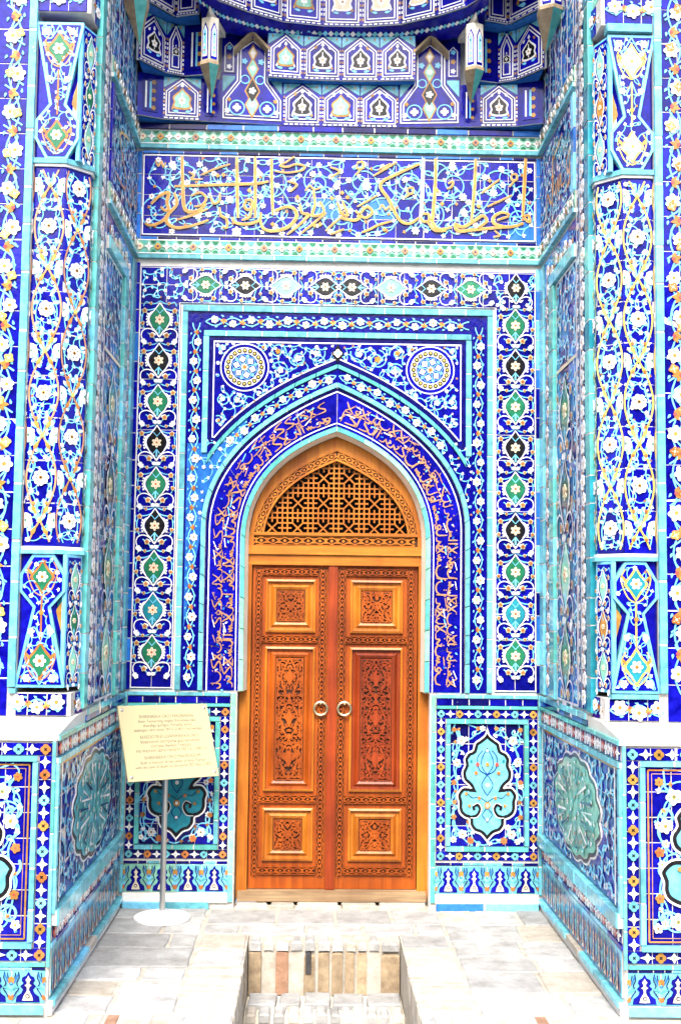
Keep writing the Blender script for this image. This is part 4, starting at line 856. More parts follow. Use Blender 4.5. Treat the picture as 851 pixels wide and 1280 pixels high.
        for k in range(-1, 6):
            z0 = zb+k*per
            for sg in (1, -1):
                P = [(sg*hw*.985*cos(pi*(t/16-.5)) , z0+per*(t/16)-per/2) for t in range(17)]; P = [p for p in P if inz(p[1])]
                if len(P) > 2: gy.ribbon(P, .0085, .0045, 'yellow' if s > 0 else 'pinkish')
                for zz in (z0-per*.33, z0+per*.33):
                    if inz(zz-.03) and inz(zz+.03): gy.poly(leaf(sg*.038, zz, pi/2*(1 if zz > z0 else -1)+sg*.5*(-1 if zz > z0 else 1)*-1, .05, .02), .007, 'yellow' if s > 0 else 'gold'); gy.poly(circ(sg*.03, zz+.012, .009, 6), .009, 'orange')
                for (x, z, a, l) in ((.02, .075, .9, .045), (.035, .03, .2, .035), (.03, -.06, -.7, .045), (.012, -.1, -1.3, .05), (.02, .12, 1.2, .04), (.05, -.14, -2.2, .04), (.05, .15, 2.0, .045), (.02, -.17, -1.9, .04)):
                    if inz(z0+z-.04) and inz(z0+z+.04): gw.poly(xs(leaf(x, 0, a, l*.8, .02), sg) if False else [(clampx(sg*q[0]), z0+q[1]) for q in leaf(x, z, a, l, .022)], .0035, 'lblue'); gw.poly([(clampx(sg*q[0]), z0+q[1]) for q in leaf(x+.004, z, a, l*.7, .012)], .005, 'white')
                P = [(sg*x, z0+z) for x, z in spl([(0, -.2), (.02, -.12), (.045, -.06), (.05, .0), (.03, .06), (.05, .12), (.065, .2)], 4) if inz(z0+z)]
                if len(P) > 2: gv.ribbon([(clampx(x), z) for x, z in P], .005, .003)
            if inz(z0-.05) and inz(z0+.05):
                flower(FC, fc, 0, z0, .078, 'white', 'gold', 8, h=.0085, depth=.22, core='black'); 
            for zz in (z0+per/2,):
                if inz(zz-.05) and inz(zz+.05):
                    for sg in (1, -1): gw.poly([(sg*hw, zz-.036)]+[(sg*(hw-.036*sin(pi*t/8)*(1+.1*cos(t*2))), zz-.036*cos(pi*t/8)) for t in range(1, 8)]+[(sg*hw, zz+.036)], .0062, 'white'); gw.poly([(sg*(hw-.002), zz-.01), (sg*(hw-.012), zz), (sg*(hw-.002), zz+.01)], .0085, 'green')
                    gy.poly(circ(0, zz, .011, 8), .0072, 'yellow')
        filler(gv, gw, lambda x, y: True, (-hw+.012, 2.05, hw-.012, 3.83), .036, rnd, wv=.0045, hv=.0026, hw=.0034)
        gv.build('vine_stems', fc, FC); gw.build('leaves', fc, FC); gy.build('lattice', fc, FC)
    # waisted base and capital
    for (zb, dr) in ((1.362, 1), (4.575, -1)):
        nm = 'column_base' if dr > 0 else 'capital'
        bs = empty(nm, (1.39*s, -1.45, zb), parent=cc); hgt = .62 if dr > 0 else .685
        Z = lambda t: zb+dr*hgt*t
        q = G('dteal'); bx(q, 1.2, 1.405, 1.275, 1.5, min(Z(0), Z(1)), max(Z(0), Z(1))); q.mats = ['plaster']; q.build('recess_block', bs)
        FH = frame((1.396*s, -1.462, 0), (1, 0, 0), (0, 0, 1))
        out = [(.115, 0), (.115, .03), (.042, .6), (.106, .72), (.106, .85), (.05, 1.0)]
        HG = [(x, Z(t)) for x, t in out]; HG = HG+[(-x, z) for x, z in HG[::-1]]
        if dr < 0: HG = HG[::-1]
        G('cyan').prism(HG, -.045, .0, 'lblue', 'cyan').build('waisted_plate', bs, FH)
        G('cobalt').prism(inset(HG, .014), -.01, .004).build('waisted_field', bs, FH)
        gw = G('white'); gv = G('lblue'); ip = inside_poly(inset(HG, .02))
        gc = 'green' if s < 0 else ('dteal' if dr > 0 else 'mint')
        for t, r in ((.2, .05), (.83, .045)):
            zc = Z(t); H = [(0, 1.5), (.45, .75), (1, 0), (.5, -.7), (0, -1.5)]; P = [(x*r, zc+z*r) for x, z in spl(H, 3)]; P = P+mir(P)[::-1][1:-1]
            gw.poly([(x*1.3, zc+(z-zc)*1.25) for x, z in P], .0055, 'orange' if s < 0 else 'yellow'); gw.poly(P, .008, gc); gw.poly(rose(0, zc, r*.62, 6, .35, 0, 4), .0105, 'white'); gw.poly(circ(0, zc, r*.2, 6), .013, 'gold')
            for sg in (1, -1): gv.ribbon([(sg*x, zc+z) for x, z in spl([(0, -.09), (.035, -.07), (.06, -.02), (.07, .03), (.05, .07)], 4) if abs(x) < .09], .006, .005, 'yellow' if s > 0 else 'pinkish'); gw.poly(leaf(sg*.05, zc+.01, pi/2-sg*.6, .04, .016), .0058, 'gold')
        gw.ribbon([(0, Z(.35)), (0, Z(.68))], .008, .006, 'orange' if s < 0 else 'yellow'); gw.poly(circ(0, Z(.56), .012, 6), .009, 'gold')
        for sg in (1, -1):
            gw.poly(rose(sg*.045, Z(.42), .017, 5, .35), .0056, 'white'); gw.poly(rose(sg*.06, Z(.07), .02, 6, .35), .0056, 'white')
            gv.ribbon([(sg*x, Z(t)) for x, t in spl([(0, .35), (.03, .45), (.05, .4), (.06, .3)], 4)], .006, .0045); gv.ribbon([(sg*x, Z(t)) for x, t in spl([(0, .02), (.04, .12), (.075, .1), (.085, .04)], 4)], .006, .0045)
        filler(gv, gw, ip, (-.1, min(Z(0), Z(1)), .1, max(Z(0), Z(1))), .034, rnd, wv=.004, hv=.0045, hw=.005)
        gv.build('vine_stems', bs, FH); gw.build('leaf_buds', bs, FH)
        # triangular corner tiles beside the waist
        for sg in (1, -1):
            g = G('cream'); g.prism([(sg*.112, Z(.3)), (sg*.114, Z(.74)), (sg*.05, Z(.6))], -.05, -.03, 'cream' if dr < 0 else 'dteal', 'plaster'); g.prism([(sg*.09, Z(.4)), (sg*.094, Z(.66)), (sg*.06, Z(.58))], -.03, -.026, 'gold' if sg*s < 0 else 'navy'); g.build('corner_tile', bs, FH)
        # slanting cheek towards the niche with a slim lozenge chain
        if s > 0: FK = frame((1.24, -1.335, 0), (.048, -.118, 0), (0, 0, 1))
        else: FK = frame((-1.288, -1.453, 0), (.048, .118, 0), (0, 0, 1))
        z0, z1 = min(Z(0), Z(1)), max(Z(0), Z(1)); wd_ = .127
        G('lblue').prism([(0, z0), (wd_, z0), (wd_, z1), (0, z1)], -.02, 0, 'lblue', 'lblue').build('cheek_plate', bs, FK); G('cobalt').prism([(.012, z0+.012), (wd_-.012, z0+.012), (wd_-.012, z1-.012), (.012, z1-.012)], -.01, .003).build('cheek_field', bs, FK)
        lozenge_stack(FK, bs, wd_/2, z0+.02, z1-.02, wd_*.8, 3, ('mint', 'gold') if s > 0 else ('mint', 'green'))
# ================================================================== MUQARNAS VAULT
mq = empty('muqarnas_vault', (0, 0, 4.66), 'stepped honeycomb vault of small pointed tile niches above the upper cornice', 'vault')
def house(w, h, sh=.66): return [(-w/2, 0), (w/2, 0), (w/2, h*sh), (0, h), (-w/2, h*sh)]
def niche_meshes(kind):
    def f():
        g = G('white'); P = house(1, 1, .7)       # unit niche; scaled per facet
        return g
    return f
def niche(fr, parent, cx, z0, w, h, kind, rn):
    mv = lambda P: [(cx+x, z0+z) for x, z in P]
    P = mv(house(w, h)); g = G('white'); g.prism(P, -.006, .006); g.prism(inset(P, .007), 0, .0075, 'cobalt'); g.prism(inset(P, .017), 0, .009, 'white'); g.build('niche_rim', parent, fr)
    G('cobalt').prism(inset(P, .0235), 0, .0105).build('niche_field', parent, fr)
    g = G('white'); k = w/.2; c = z0+h*.4; m = {'b': 'black', 'g': 'mint', 'w': 'cream'}[kind]
    R = lambda pts, d, mm: [g.poly([(cx+s*x*k, c+z*k) for x, z in pts], d, mm) for s in (1, -1)]
    R(spl([(0, .085), (.02, .06), (.038, .045), (.058, .02), (.05, -.01), (.06, -.04), (.03, -.055), (0, -.055)], 3), .012, 'white' if kind != 'g' else 'gold'); R(spl([(0, .07), (.016, .05), (.03, .036), (.047, .015), (.04, -.012), (.047, -.034), (.02, -.044), (0, -.044)], 3), .0142, m)
    g.poly(rose(cx, c, .026*k, 5, .4, pi/2, 4), .0166, 'white'); g.poly(circ(cx, c, .008*k, 6), .019, 'gold'); g.ribbon([(cx, c-.04*k), (cx, c+.05*k)], .005*k, .0164, 'white')
    for s in (1, -1):
        g.poly([(cx+s*(x-0)*k, c+z*k) for x, z in leaf(.02, -.07, .2, .04, .016)], .0125, 'lblue'); g.poly([(cx+s*x*k, c+z*k) for x, z in leaf(.05, .07, 2.2, .03, .016)], .0125, rn.choice(('white', 'gold'))); g.poly([(cx+s*x*k, c+z*k) for x, z in leaf(.06, -.06, 1.8, .025, .014)], .0125, rn.choice(('gold', 'white')))
    g.poly(leaf(cx, c+.085*k, pi/2, .03*k, .02*k), .0128, 'white')
    g.build('niche_palmette', parent, fr)
def facet(P0, P1, z0, z1, kind, parent, rn, sh=None):
    """one vertical face of a tier between plan points P0, P1"""
    d = Vector((P1[0]-P0[0], P1[1]-P0[1], 0)); w = d.length; fr = frame((P0[0], P0[1], 0), d, (0, 0, 1)); h = z1-z0
    e = empty('niche', (P0[0]+d.x/2, P0[1]+d.y/2, z0), parent=parent)
    G('lblue').prism([(0, z0), (w, z0), (w, z1), (0, z1)], -.02, 0, 'cobalt', 'white').build('niche_ground', e, fr)
    if kind in 'bgw':
        nw = w-.034; niche(fr, e, w/2, z0+.018, nw, h-.03, kind, rn)
        q = G('lblue')
        for sg in (0, 1):
            P = [(.004, z0+h*.74), (.004, z1-.004), (w/2-.008, z1-.004)]; P = P if sg == 0 else [(w-x, z) for x, z in P]
            q.poly(P, .002, 'cyan'); q.poly([(p[0]*.6+.4*(P[1][0]), p[1]*.6+.4*P[1][1]) for p in P], .004, 'lblue')
        q.build('corner_fill', e, fr)
        g = G('navy')
        for k in range(7):                                   # dashed blue edge strips
            zz = z0+.03+k*(h*.62)/7
            for x in (.008, w-.008): g.poly([(x-.004, zz), (x+.004, zz), (x+.004, zz+h*.05), (x-.004, zz+h*.05)], .003, 'white' if k % 3 else 'gold')
        for k in range(7): g.poly([(.01+k*w/7.4, z0+.003), (.01+k*w/7.4+w*.09, z0+.003), (.01+k*w/7.4+w*.09, z0+.011), (.01+k*w/7.4, z0+.011)], .003, 'white')
        for sg in (0, 1):
            x = .03 if sg == 0 else w-.03; g.poly(leaf(x, z1-.03, pi/2 if sg else pi/2, .02, .012), .004, 'gold'); g.poly(leaf(x+(.025 if sg == 0 else -.025), z1-.02, 0 if sg == 0 else pi, .025, .008), .004, 'teal')
        g.build('dashed_edge', e, fr)
    elif kind == 'T':
        st = .19; body_ = [(.01, z0+.02), (w-.01, z0+.02), (w-.01, z0+h*.27), (w/2+st/2, z0+h*.48), (w/2+st/2, z1-.08), (w/2, z1-.005), (w/2-st/2, z1-.08), (w/2-st/2, z0+h*.48), (.01, z0+h*.27)]
        g = G('white'); g.prism(body_, -.006, .006); g.prism(inset(body_, .008), 0, .0075, 'cobalt'); g.prism(inset(body_, .018), 0, .009, 'white'); g.build('niche_rim', e, fr); q = inset(body_, .025); G('cobalt').prism(q, 0, .0105).build('niche_field', e, fr)
        for sg in (1, -1):
            x0 = w/2+sg*(st/2+.012); x1 = w/2+sg*(w/2-.008); q = G('cobalt'); zz0, zz1 = z0+h*.56, z1-.03
            q.prism([(x0, zz0), (x1, zz0), (x1, zz1-.04), ((x0+x1)/2, zz1), (x0, zz1-.04)], 0, .004); q.prism(inset([(x0, zz0), (x1, zz0), (x1, zz1-.04), ((x0+x1)/2, zz1), (x0, zz1-.04)], .008), 0, .006, 'white'); q.prism(inset([(x0, zz0), (x1, zz0), (x1, zz1-.04), ((x0+x1)/2, zz1), (x0, zz1-.04)], .014), 0, .008, 'cobalt')
            for k in range(3): q.poly(rose((x0+x1)/2, zz0+.04+k*.06, .017, 5, .4, 0, 4), .0095, ('white', 'gold', 'lblue')[k])
            q.poly([(x0, z0+h*.5), (x1, z0+h*.34), (x1, z0+h*.53), (x0, z0+h*.53)], .003, 'cyan'); q.build('side_niche', e, fr)
        g = G('white'); c = w/2
        for (dz, r, m) in ((h*.2, .06, 'mint'), (h*.36, .065, 'black'), (h*.62, .05, 'mint'), (h*.8, .035, 'cream')):
            P = [(c, z0+dz+r*1.15), (c+r*.6, z0+dz), (c, z0+dz-r*1.15), (c-r*.6, z0+dz)]; g.poly(inset(P, -.008), .012, 'gold'); g.poly(P, .0145, m); g.poly(rose(c, z0+dz, r*.36, 5, .4, 0, 4), .017, 'white')
        for sg in (1, -1):
            g.ribbon(circ(c+sg*.092, z0+h*.16, .045, 18), .007, .013, 'lblue', True); g.poly(rose(c+sg*.092, z0+h*.16, .026, 4, .4, 0, 4), .0135, 'white'); g.ribbon(circ(c+sg*.045, z0+h*.49, .026, 14), .006, .013, 'lblue', True)
            g.poly(rose(c+sg*.05, z0+h*.7, .02, 5, .4, 0, 4), .0135, 'lblue'); g.poly(rose(c+sg*.15, z0+h*.12, .018, 5, .4, 0, 4), .0135, 'white'); g.poly(rose(c+sg*.14, z0+h*.25, .014, 5, .4, 0, 4), .0137, 'gold')
        g.build('niche_palmette', e, fr)
    else:
        g = G('cobalt'); g.prism([(w*.2, z0+.03), (w*.8, z0+.03), (w*.8, z1-.03), (w*.2, z1-.03)], -.005, .005); g.ribbon([(w*.32, z0+.05), (w*.32, z1-.05)], w*.07, .007, 'white'); g.ribbon([(w*.5, z0+.05), (w*.5, z1-.05)], w*.08, .007, 'lblue')
        for k in range(4): g.poly(circ(w*.62, z0+h*(.2+.2*k), w*.1, 5), .008, 'gold')
        g.build('niche_field', e, fr)
    return e
def slope(plan, z0, dz, dy, m='cobalt'):
    for i in range(len(plan)-1):
        a, b = plan[i], plan[i+1]; g = G(m)
        g.v = [(a[0], a[1]-.003, z0+.004), (b[0], b[1]-.003, z0+.004), (b[0]*.99, b[1]+dy(b[0]), z0-dz), (a[0]*.99, a[1]+dy(a[0]), z0-dz)]; g.f = [(0, 3, 2, 1)]; g.mi = [0]
        n = 7
        for k in range(n):
            t = (k+.5)/n; c = [g.v[0][j]*(1-t)*.5+g.v[1][j]*t*.5+g.v[3][j]*(1-t)*.5+g.v[2][j]*t*.5 for j in range(3)]; r = .018; q = len(g.v); nn = Vector((0, -.5, -1)).normalized()*.004
            ex = Vector((b[0]-a[0], b[1]-a[1], 0)).normalized(); ey = (Vector(g.v[3])-Vector(g.v[0])).normalized()
            g.v += [tuple(Vector(c)+nn+ex*r*x+ey*r*y) for x, y in ((-1, 0), (0, -1.2), (1, 0), (0, 1.2))]; g.f.append((q, q+1, q+2, q+3)); g.mi.append(g.mid(('lblue', 'white', 'cyan', 'white', 'lblue', 'white', 'cyan')[k]))
        g.build('sloping_fill', mq)
def tier(plan, z0, z1, kinds, rn, back=.12):
    t = empty('tier', (0, plan[0][1], z0), parent=mq)
    core = [(p[0], p[1]) for p in plan]; cm = 'azure'; core = [(x, min(back, y+.012)) for x, y in core]+[(plan[-1][0], back), (plan[0][0], back)]
    G(cm).prism(core, z0, z1, cm, cm, True).build('tier_core', t)
    for i in range(len(plan)-1):
        if kinds[i]: facet(plan[i], plan[i+1], z0, z1, kinds[i], mq, rn)
    return t
rn = random.Random(9)
strip(BK, mq, 'cobalt', (-A_, 4.662), (A_, 4.662), .03, .2, -.006, .03, mats=['cobalt', 'navy', 'azure'])
sym = lambda P: P+[(-x, y) for x, y in P[::-1]]
p1 = sym([(-1.225, -.13), (-1.08, -.075), (-.85, -.055), (-.73, -.045), (-.355, -.012), (-.118, -.012)])
tier(p1, 4.69, 4.955, ['n', 'g', 'n', None, 'b', 'g', 'b', None, 'n', 'b', 'n'], rn)
# T-shaped panels span two tiers
for s in (-1, 1):
    a, b = ((-.73, -.05), (-.355, -.02)) if s < 0 else ((.355, -.02), (.73, -.05))
    facet(a, b, 4.69, 5.235, 'T', mq, rn)
p2 = sym([(-1.225, -.36), (-1.1, -.22), (-.98, -.07), (-.83, -.1), (-.71, -.11), (-.45, -.10), (-.232, -.075), (0, -.066)])
p2 = p2[:7]+[(0, -.066)]+p2[9:]
tier([p2[6], p2[7], p2[8]], 4.957, 5.235, ['b', 'b'], rn)
for s in (-1, 1):
    e0, e1, e2, e3 = (-1.2, -.3), (-1.06, -.13), (-.955, -.085), (-.80, -.12)
    Q = [e0, e1, e2, e3] if s < 0 else [(-x, y) for x, y in (e3, e2, e1, e0)]
    tier(Q, 4.957, 5.27, ['b', 'b', 'n'] if s < 0 else ['n', 'b', 'b'], rn)
    Q = [(-.45, -.10), (-.232, -.075)] if s < 0 else [(.232, -.075), (.45, -.10)]
    tier(Q, 4.957, 5.235, ['g' if s < 0 else 'b'], rn)
p3 = sym([(-.84, -.6), (-.72, -.42), (-.56, -.30), (-.352, -.19), (-.118, -.15)])
slope(p3, 5.262, .05, lambda x: min(.3, .08+abs(x)*.28))
tier(p3, 5.26, 5.6, ['n', 'b', 'b', 'g', 'w', 'w', 'w', 'b', 'n'][:9], rn)
p4 = sym([(-.84, -.9), (-.6, -.6), (-.3, -.36)])
tier(p4, 5.602, 6.0, ['n', 'b', 'g', 'b', 'n'], rn)
for s in (-1, 1):      # dark bay behind the pendant and its roof
    Q = [(-1.23, -.5), (-1.0, -.2), (-.86, -.24)] if s < 0 else [(.86, -.24), (1.0, -.2), (1.23, -.5)]
    tier(Q, 5.272, 5.7, ['b', 'b'], rn)
    G('navy').prism([(.84*s, -.62), (1.225*s, -.62), (1.225*s, .1), (.84*s, .1)], 5.46, 5.7, 'navy', 'navy', True).build('bay_hood', mq)
    for (x, y, z0, z1, w, tz) in ((.775, -.34, at(266, 84, -.34).z, at(266, 26, -.34).z, .1, .13), (1.17, -.62, 5.12, 5.9, .13, .17)):
        pd = empty('pendant', (x*s, y, z0-tz), parent=mq)
        hx = lambda r: [(x*s+r*cos(pi/6+k*pi/3), y+r*sin(pi/6+k*pi/3)) for k in range(6)]
        G('plaster').prism(hx(w*.56), z0, z1, 'plaster', 'plaster', True).build('pendant_shaft', pd)
        g = G('brick'); H = hx(w*.62); tip = (x*s, y+.16, z0-tz); g.v = [(a, b, z0) for a, b in H]+[tip]+[(a, b, z0+.02) for a, b in H]; g.f = [(k, (k+1) % 6, 6) for k in range(6)]+[(k, (k+1) % 6, 7+(k+1) % 6, 7+k) for k in range(6)]; g.mi = [0]*12; g.mats = ['mint']
        g.mats = ['brickd']; g.mid('teal'); g.mi = [1 if k == 4 else 0 for k in range(6)]+[0]*6; g.build('pendant_cone', pd)
        for k in (3, 4):
            a, b = hx(w*.56)[k], hx(w*.56)[(k+1) % 6]; d = Vector((b[0]-a[0], b[1]-a[1], 0)); fr = frame((a[0], a[1], 0), d, (0, 0, 1)); L = d.length
            g = G('cobalt'); g.prism([(L*.14, z0+.03), (L*.86, z0+.03), (L*.86, z1-.08), (L*.5, z1-.03), (L*.14, z1-.08)], -.002, .003); g.prism([(L*.26, z0+.045), (L*.74, z0+.045), (L*.74, z1-.085), (L*.5, z1-.05), (L*.26, z1-.085)], 0, .005, 'white'); g.prism([(L*.33, z0+.055), (L*.67, z0+.055), (L*.67, z1-.09), (L*.5, z1-.065), (L*.33, z1-.09)], 0, .0065, 'lblue')
            for q in range(4): g.poly(circ(L*.5, z0+.08+q*(z1-z0-.18)/3.2, L*.12, 5), .0085, ('gold', 'white', 'mint', 'navy')[q])
            g.build('pendant_panel', pd, fr)
        if x < 1: G('brick').prism([(x*s-.07, -.13), (x*s+.07, -.13), (x*s, -.44)], z1+.002, z1+.04, 'brick', 'brick', True).build('pendant_hood', pd)
    # brick hood over each T panel
    g = G('brickd'); c = .545*s; g.v = [(c-.11, -.03, 5.125), (c+.11, -.03, 5.125), (c, -.03, 5.235), (c-.108, -.1, 5.14), (c+.108, -.1, 5.14), (c, -.115, 5.245)]; g.f = [(0, 2, 5, 3), (1, 4, 5, 2)]; g.mi = [0]*2; g.ribbon([], .1, 0) if False else None; g.v += [(x, y-.004, z-.022) for x, y, z in g.v[:6]]; g.f += [(6, 9, 11, 8), (7, 8, 11, 10), (3, 5, 11, 9), (5, 4, 10, 11), (0, 3, 9, 6), (1, 7, 10, 4)]; g.mi += [0]*6; g.mats = ['brickd']; g.build('hood', mq)
G('plaster').prism([(-1.4, -1.0), (1.4, -1.0), (1.4, .2), (-1.4, .2)], 6.002, 6.1, 'plaster', 'plaster', True).build('vault_cover', mq)  # flat unseen cover, added above the tiers to keep their recesses shaded
# ================================================================== WOODEN DOOR
dr = empty('wooden_door', (0, .1, 0), 'carved orange wood double door with pointed lattice fanlight and ring handles', 'door')
YD = .13
FDo = frame((.004, YD, 0), (1, 0, 0), (0, 0, 1)) @ Matrix.Diagonal((1.012, 1, 1, 1))
Zd = lambda py: at(416, py, YD).z
zt, zb_ = Zd(707), Zd(1111)
G('dark').prism([(-.62, 0), (.62, 0), (.62, 2.9), (-.62, 2.9)], -.42, -.4).build('dark_interior', dr, FDo)
fo = off(LB, -.048); LAT = bez((.43, 2.192), (.405, 2.40), (.25, 2.535), (0, 2.637), 24)
def off2(P, d):
    N = normals(P); o = [(p[0]-n[0]*d, p[1]-n[1]*d) for p, n in zip(P, N)]; a, b = o[-2], o[-1]; t = a[0]/(a[0]-b[0]) if a[0] != b[0] else 1; o[-1] = (0, a[1]+(b[1]-a[1])*t); return o
ringi = off2(LAT, .008); ringo = off2(LAT, .062)
# arched head: plain outer ring, carved ring, lattice
def arch_ring(A, B, h0, h1, m, name):
    for s in (1, -1):
        g = G(m); a = npts(A, 24); b = npts(B, 24); g.prism(xs(a+b[::-1], s), h0, h1); g.build(name, dr, FDo)
outer = [(p[0]/1.012-.0, p[1]-.001) for p in fo if p[1] > 2.1]; outer = [(outer[0][0], 2.1)]+outer
fil = off(LB, -.0315)
for s in (1, -1):                                                # pale plaster fillet sloping from the tile edge to the wood
    a, b = npts(fil, 30), npts(fo, 30); g = G('plaster'); g.v = [(x*s, -.004, z) for x, z in a]+[(x*s, .085, z) for x, z in b]; g.f = [(i, i+1, 32+i, 31+i) for i in range(30)]; g.mi = [0]*30; g.build('plaster_fillet', pw)
arch_ring(outer, [(ringo[0][0], 2.1)]+ringo, -.06, .035, 'woodl', 'arch_head')
arch_ring(ringo, ringi, -.06, .022, 'wood_shade', 'carving_ground')
g = G('woodl')
for s in (1, -1): g.ribbon(xs(off2(LAT, .06), s), .008, .034, 'woodl', thick=.02); g.ribbon(xs(off2(LAT, .006), s), .012, .034, 'woodl', thick=.03)
g.build('arch_moulding', dr, FDo)
def carve_band(g, P, w, h, rn, m='wood', per=None):
    """carved interlace: two crossing waves with leaves, raised above a dark ground"""
    per = per or w*1.15; Q = resample(P, per/8); N = normals(Q); a = w*.36
    for ph in (0, pi): g.ribbon([(q[0]+n[0]*a*sin(i/8*pi+ph), q[1]+n[1]*a*sin(i/8*pi+ph)) for i, (q, n) in enumerate(zip(Q, N))], w*.12, h, m, thick=.014)
    for sg in (1, -1): g.ribbon([(q[0]+n[0]*w*.5*sg, q[1]+n[1]*w*.5*sg) for q, n in zip(Q, N)], w*.08, h, m, thick=.014)
    for i in range(4, len(Q)-1, 8):
        q, n = Q[i], N[i]; g.poly(rose(q[0], q[1], w*.2, 4, .45, atan2(n[1], n[0]), 3), h, m)
    for i in range(0, len(Q), 8):
        q, n = Q[i], N[i]
        for sg in (1, -1):
            an = atan2(n[1], n[0])+(0 if sg > 0 else pi)
            for da in (-.7, .7): g.poly(leaf(q[0]+n[0]*w*.12*sg, q[1]+n[1]*w*.12*sg, an+da, w*.32, w*.16), h, m)
g = G('woodl')
for s in (1, -1): carve_band(g, xs(off2(LAT, .034), s), .046, .034, rn, 'woodl', .046)
g.build('arch_carving', dr, FDo)
# lattice
ilat = inside_poly([(p[0], p[1]) for p in LAT]+[(-x, z) for x, z in LAT[::-1]])
g = G('woodl'); zs, ce = 2.195, .1535; u = ce/5; bw = .0088
def bar(a, b, z=0):
    n = max(1, int(math.dist(a, b)/.006)); run = []
    for i in range(n+1):
        p = (a[0]+(b[0]-a[0])*i/n, a[1]+(b[1]-a[1])*i/n)
        if ilat(*p): run.append(p)
        elif len(run) > 1: g.ribbon([run[0], run[-1]], bw, z, 'woodl', thick=.02); run = []
        else: run = []
    if len(run) > 1: g.ribbon([run[0], run[-1]], bw, z, 'woodl', thick=.02)
for i in range(-4, 4):
    for k in range(0, 4):
        ox, oz = (i)*ce, zs+k*ce-ce*.3
        if True:
            B = lambda a, b, z=0: bar((ox+a[0]*u, oz+a[1]*u), (ox+b[0]*u, oz+b[1]*u), z)
            B((1.6, 1.6), (3.4, 3.4), .0); B((3.4, 1.6), (1.6, 3.4), .0006)
            for q in (1.5, 3.5):
                B((q, 0), (q, 1.6), .0002); B((q, 3.4), (q, 5), .0002); B((0, q), (1.6, q), .0004); B((3.4, q), (5, q), .0004)
            for q in (.5, 4.5): B((q, .0), (q, 5), .0008); B((0, q), (5, q), .001)
            B((2.5, 0), (2.5, 1.3), .0012); B((2.5, 3.7), (2.5, 5), .0012); B((0, 2.5), (1.3, 2.5), .0014); B((3.7, 2.5), (5, 2.5), .0014)
tag(g.build('lattice', dr, FDo))
# sill under the lattice, rail and jambs
zr = Zd(694)
G('woodlx').box(-.528, 2.179, -.06, .528, 2.197, .036).build('lattice_sill', dr, FDo); G('wood_shade').box(-.488, Zd(683), -.06, .488, 2.178, .012).build('carving_ground', dr, FDo); [G('woodl').box(min(.489*s, .528*s), Zd(683), -.06, max(.489*s, .528*s), 2.178, .034).build('sill_block', dr, FDo) for s in (1, -1)]
g = G('woodl'); carve_band(g, [(-.48, (2.178+Zd(683))/2), (.48, (2.178+Zd(683))/2)], 2.175-Zd(683)-.006, .027, rn, 'woodl', .07); g.build('sill_carving', dr, FDo)
G('woodlx').box(-.53, zr, -.06, .53, Zd(683)-.001, .045).build('transom', dr, FDo); G('woodlx').box(-.53, zt, -.06, .53, zr-.002, .03).build('lintel', dr, FDo)
for s in (1, -1):
    g = G('woodl'); g.box(min(.497*s, .56*s), .03, -.06, max(.497*s, .56*s), zt-.001, .03); g.build('jamb', dr, FDo)
    G('woodl').box(min(.478*s, .5*s), 2.102, -.06, max(.478*s, .534*s), 2.18, .0315).build('jamb_head', dr, FDo) if False else None
G('woodg').box(-.55, .018, -.1, .55, zb_-.004, .06).build('threshold', dr, FDo)
rows = dict(tc=(711, 720), up=(725, 791), mb=(795, 804), tp=(809, 989), lb=(994, 1004), lp=(1010, 1076), bb=(1083, 1093))
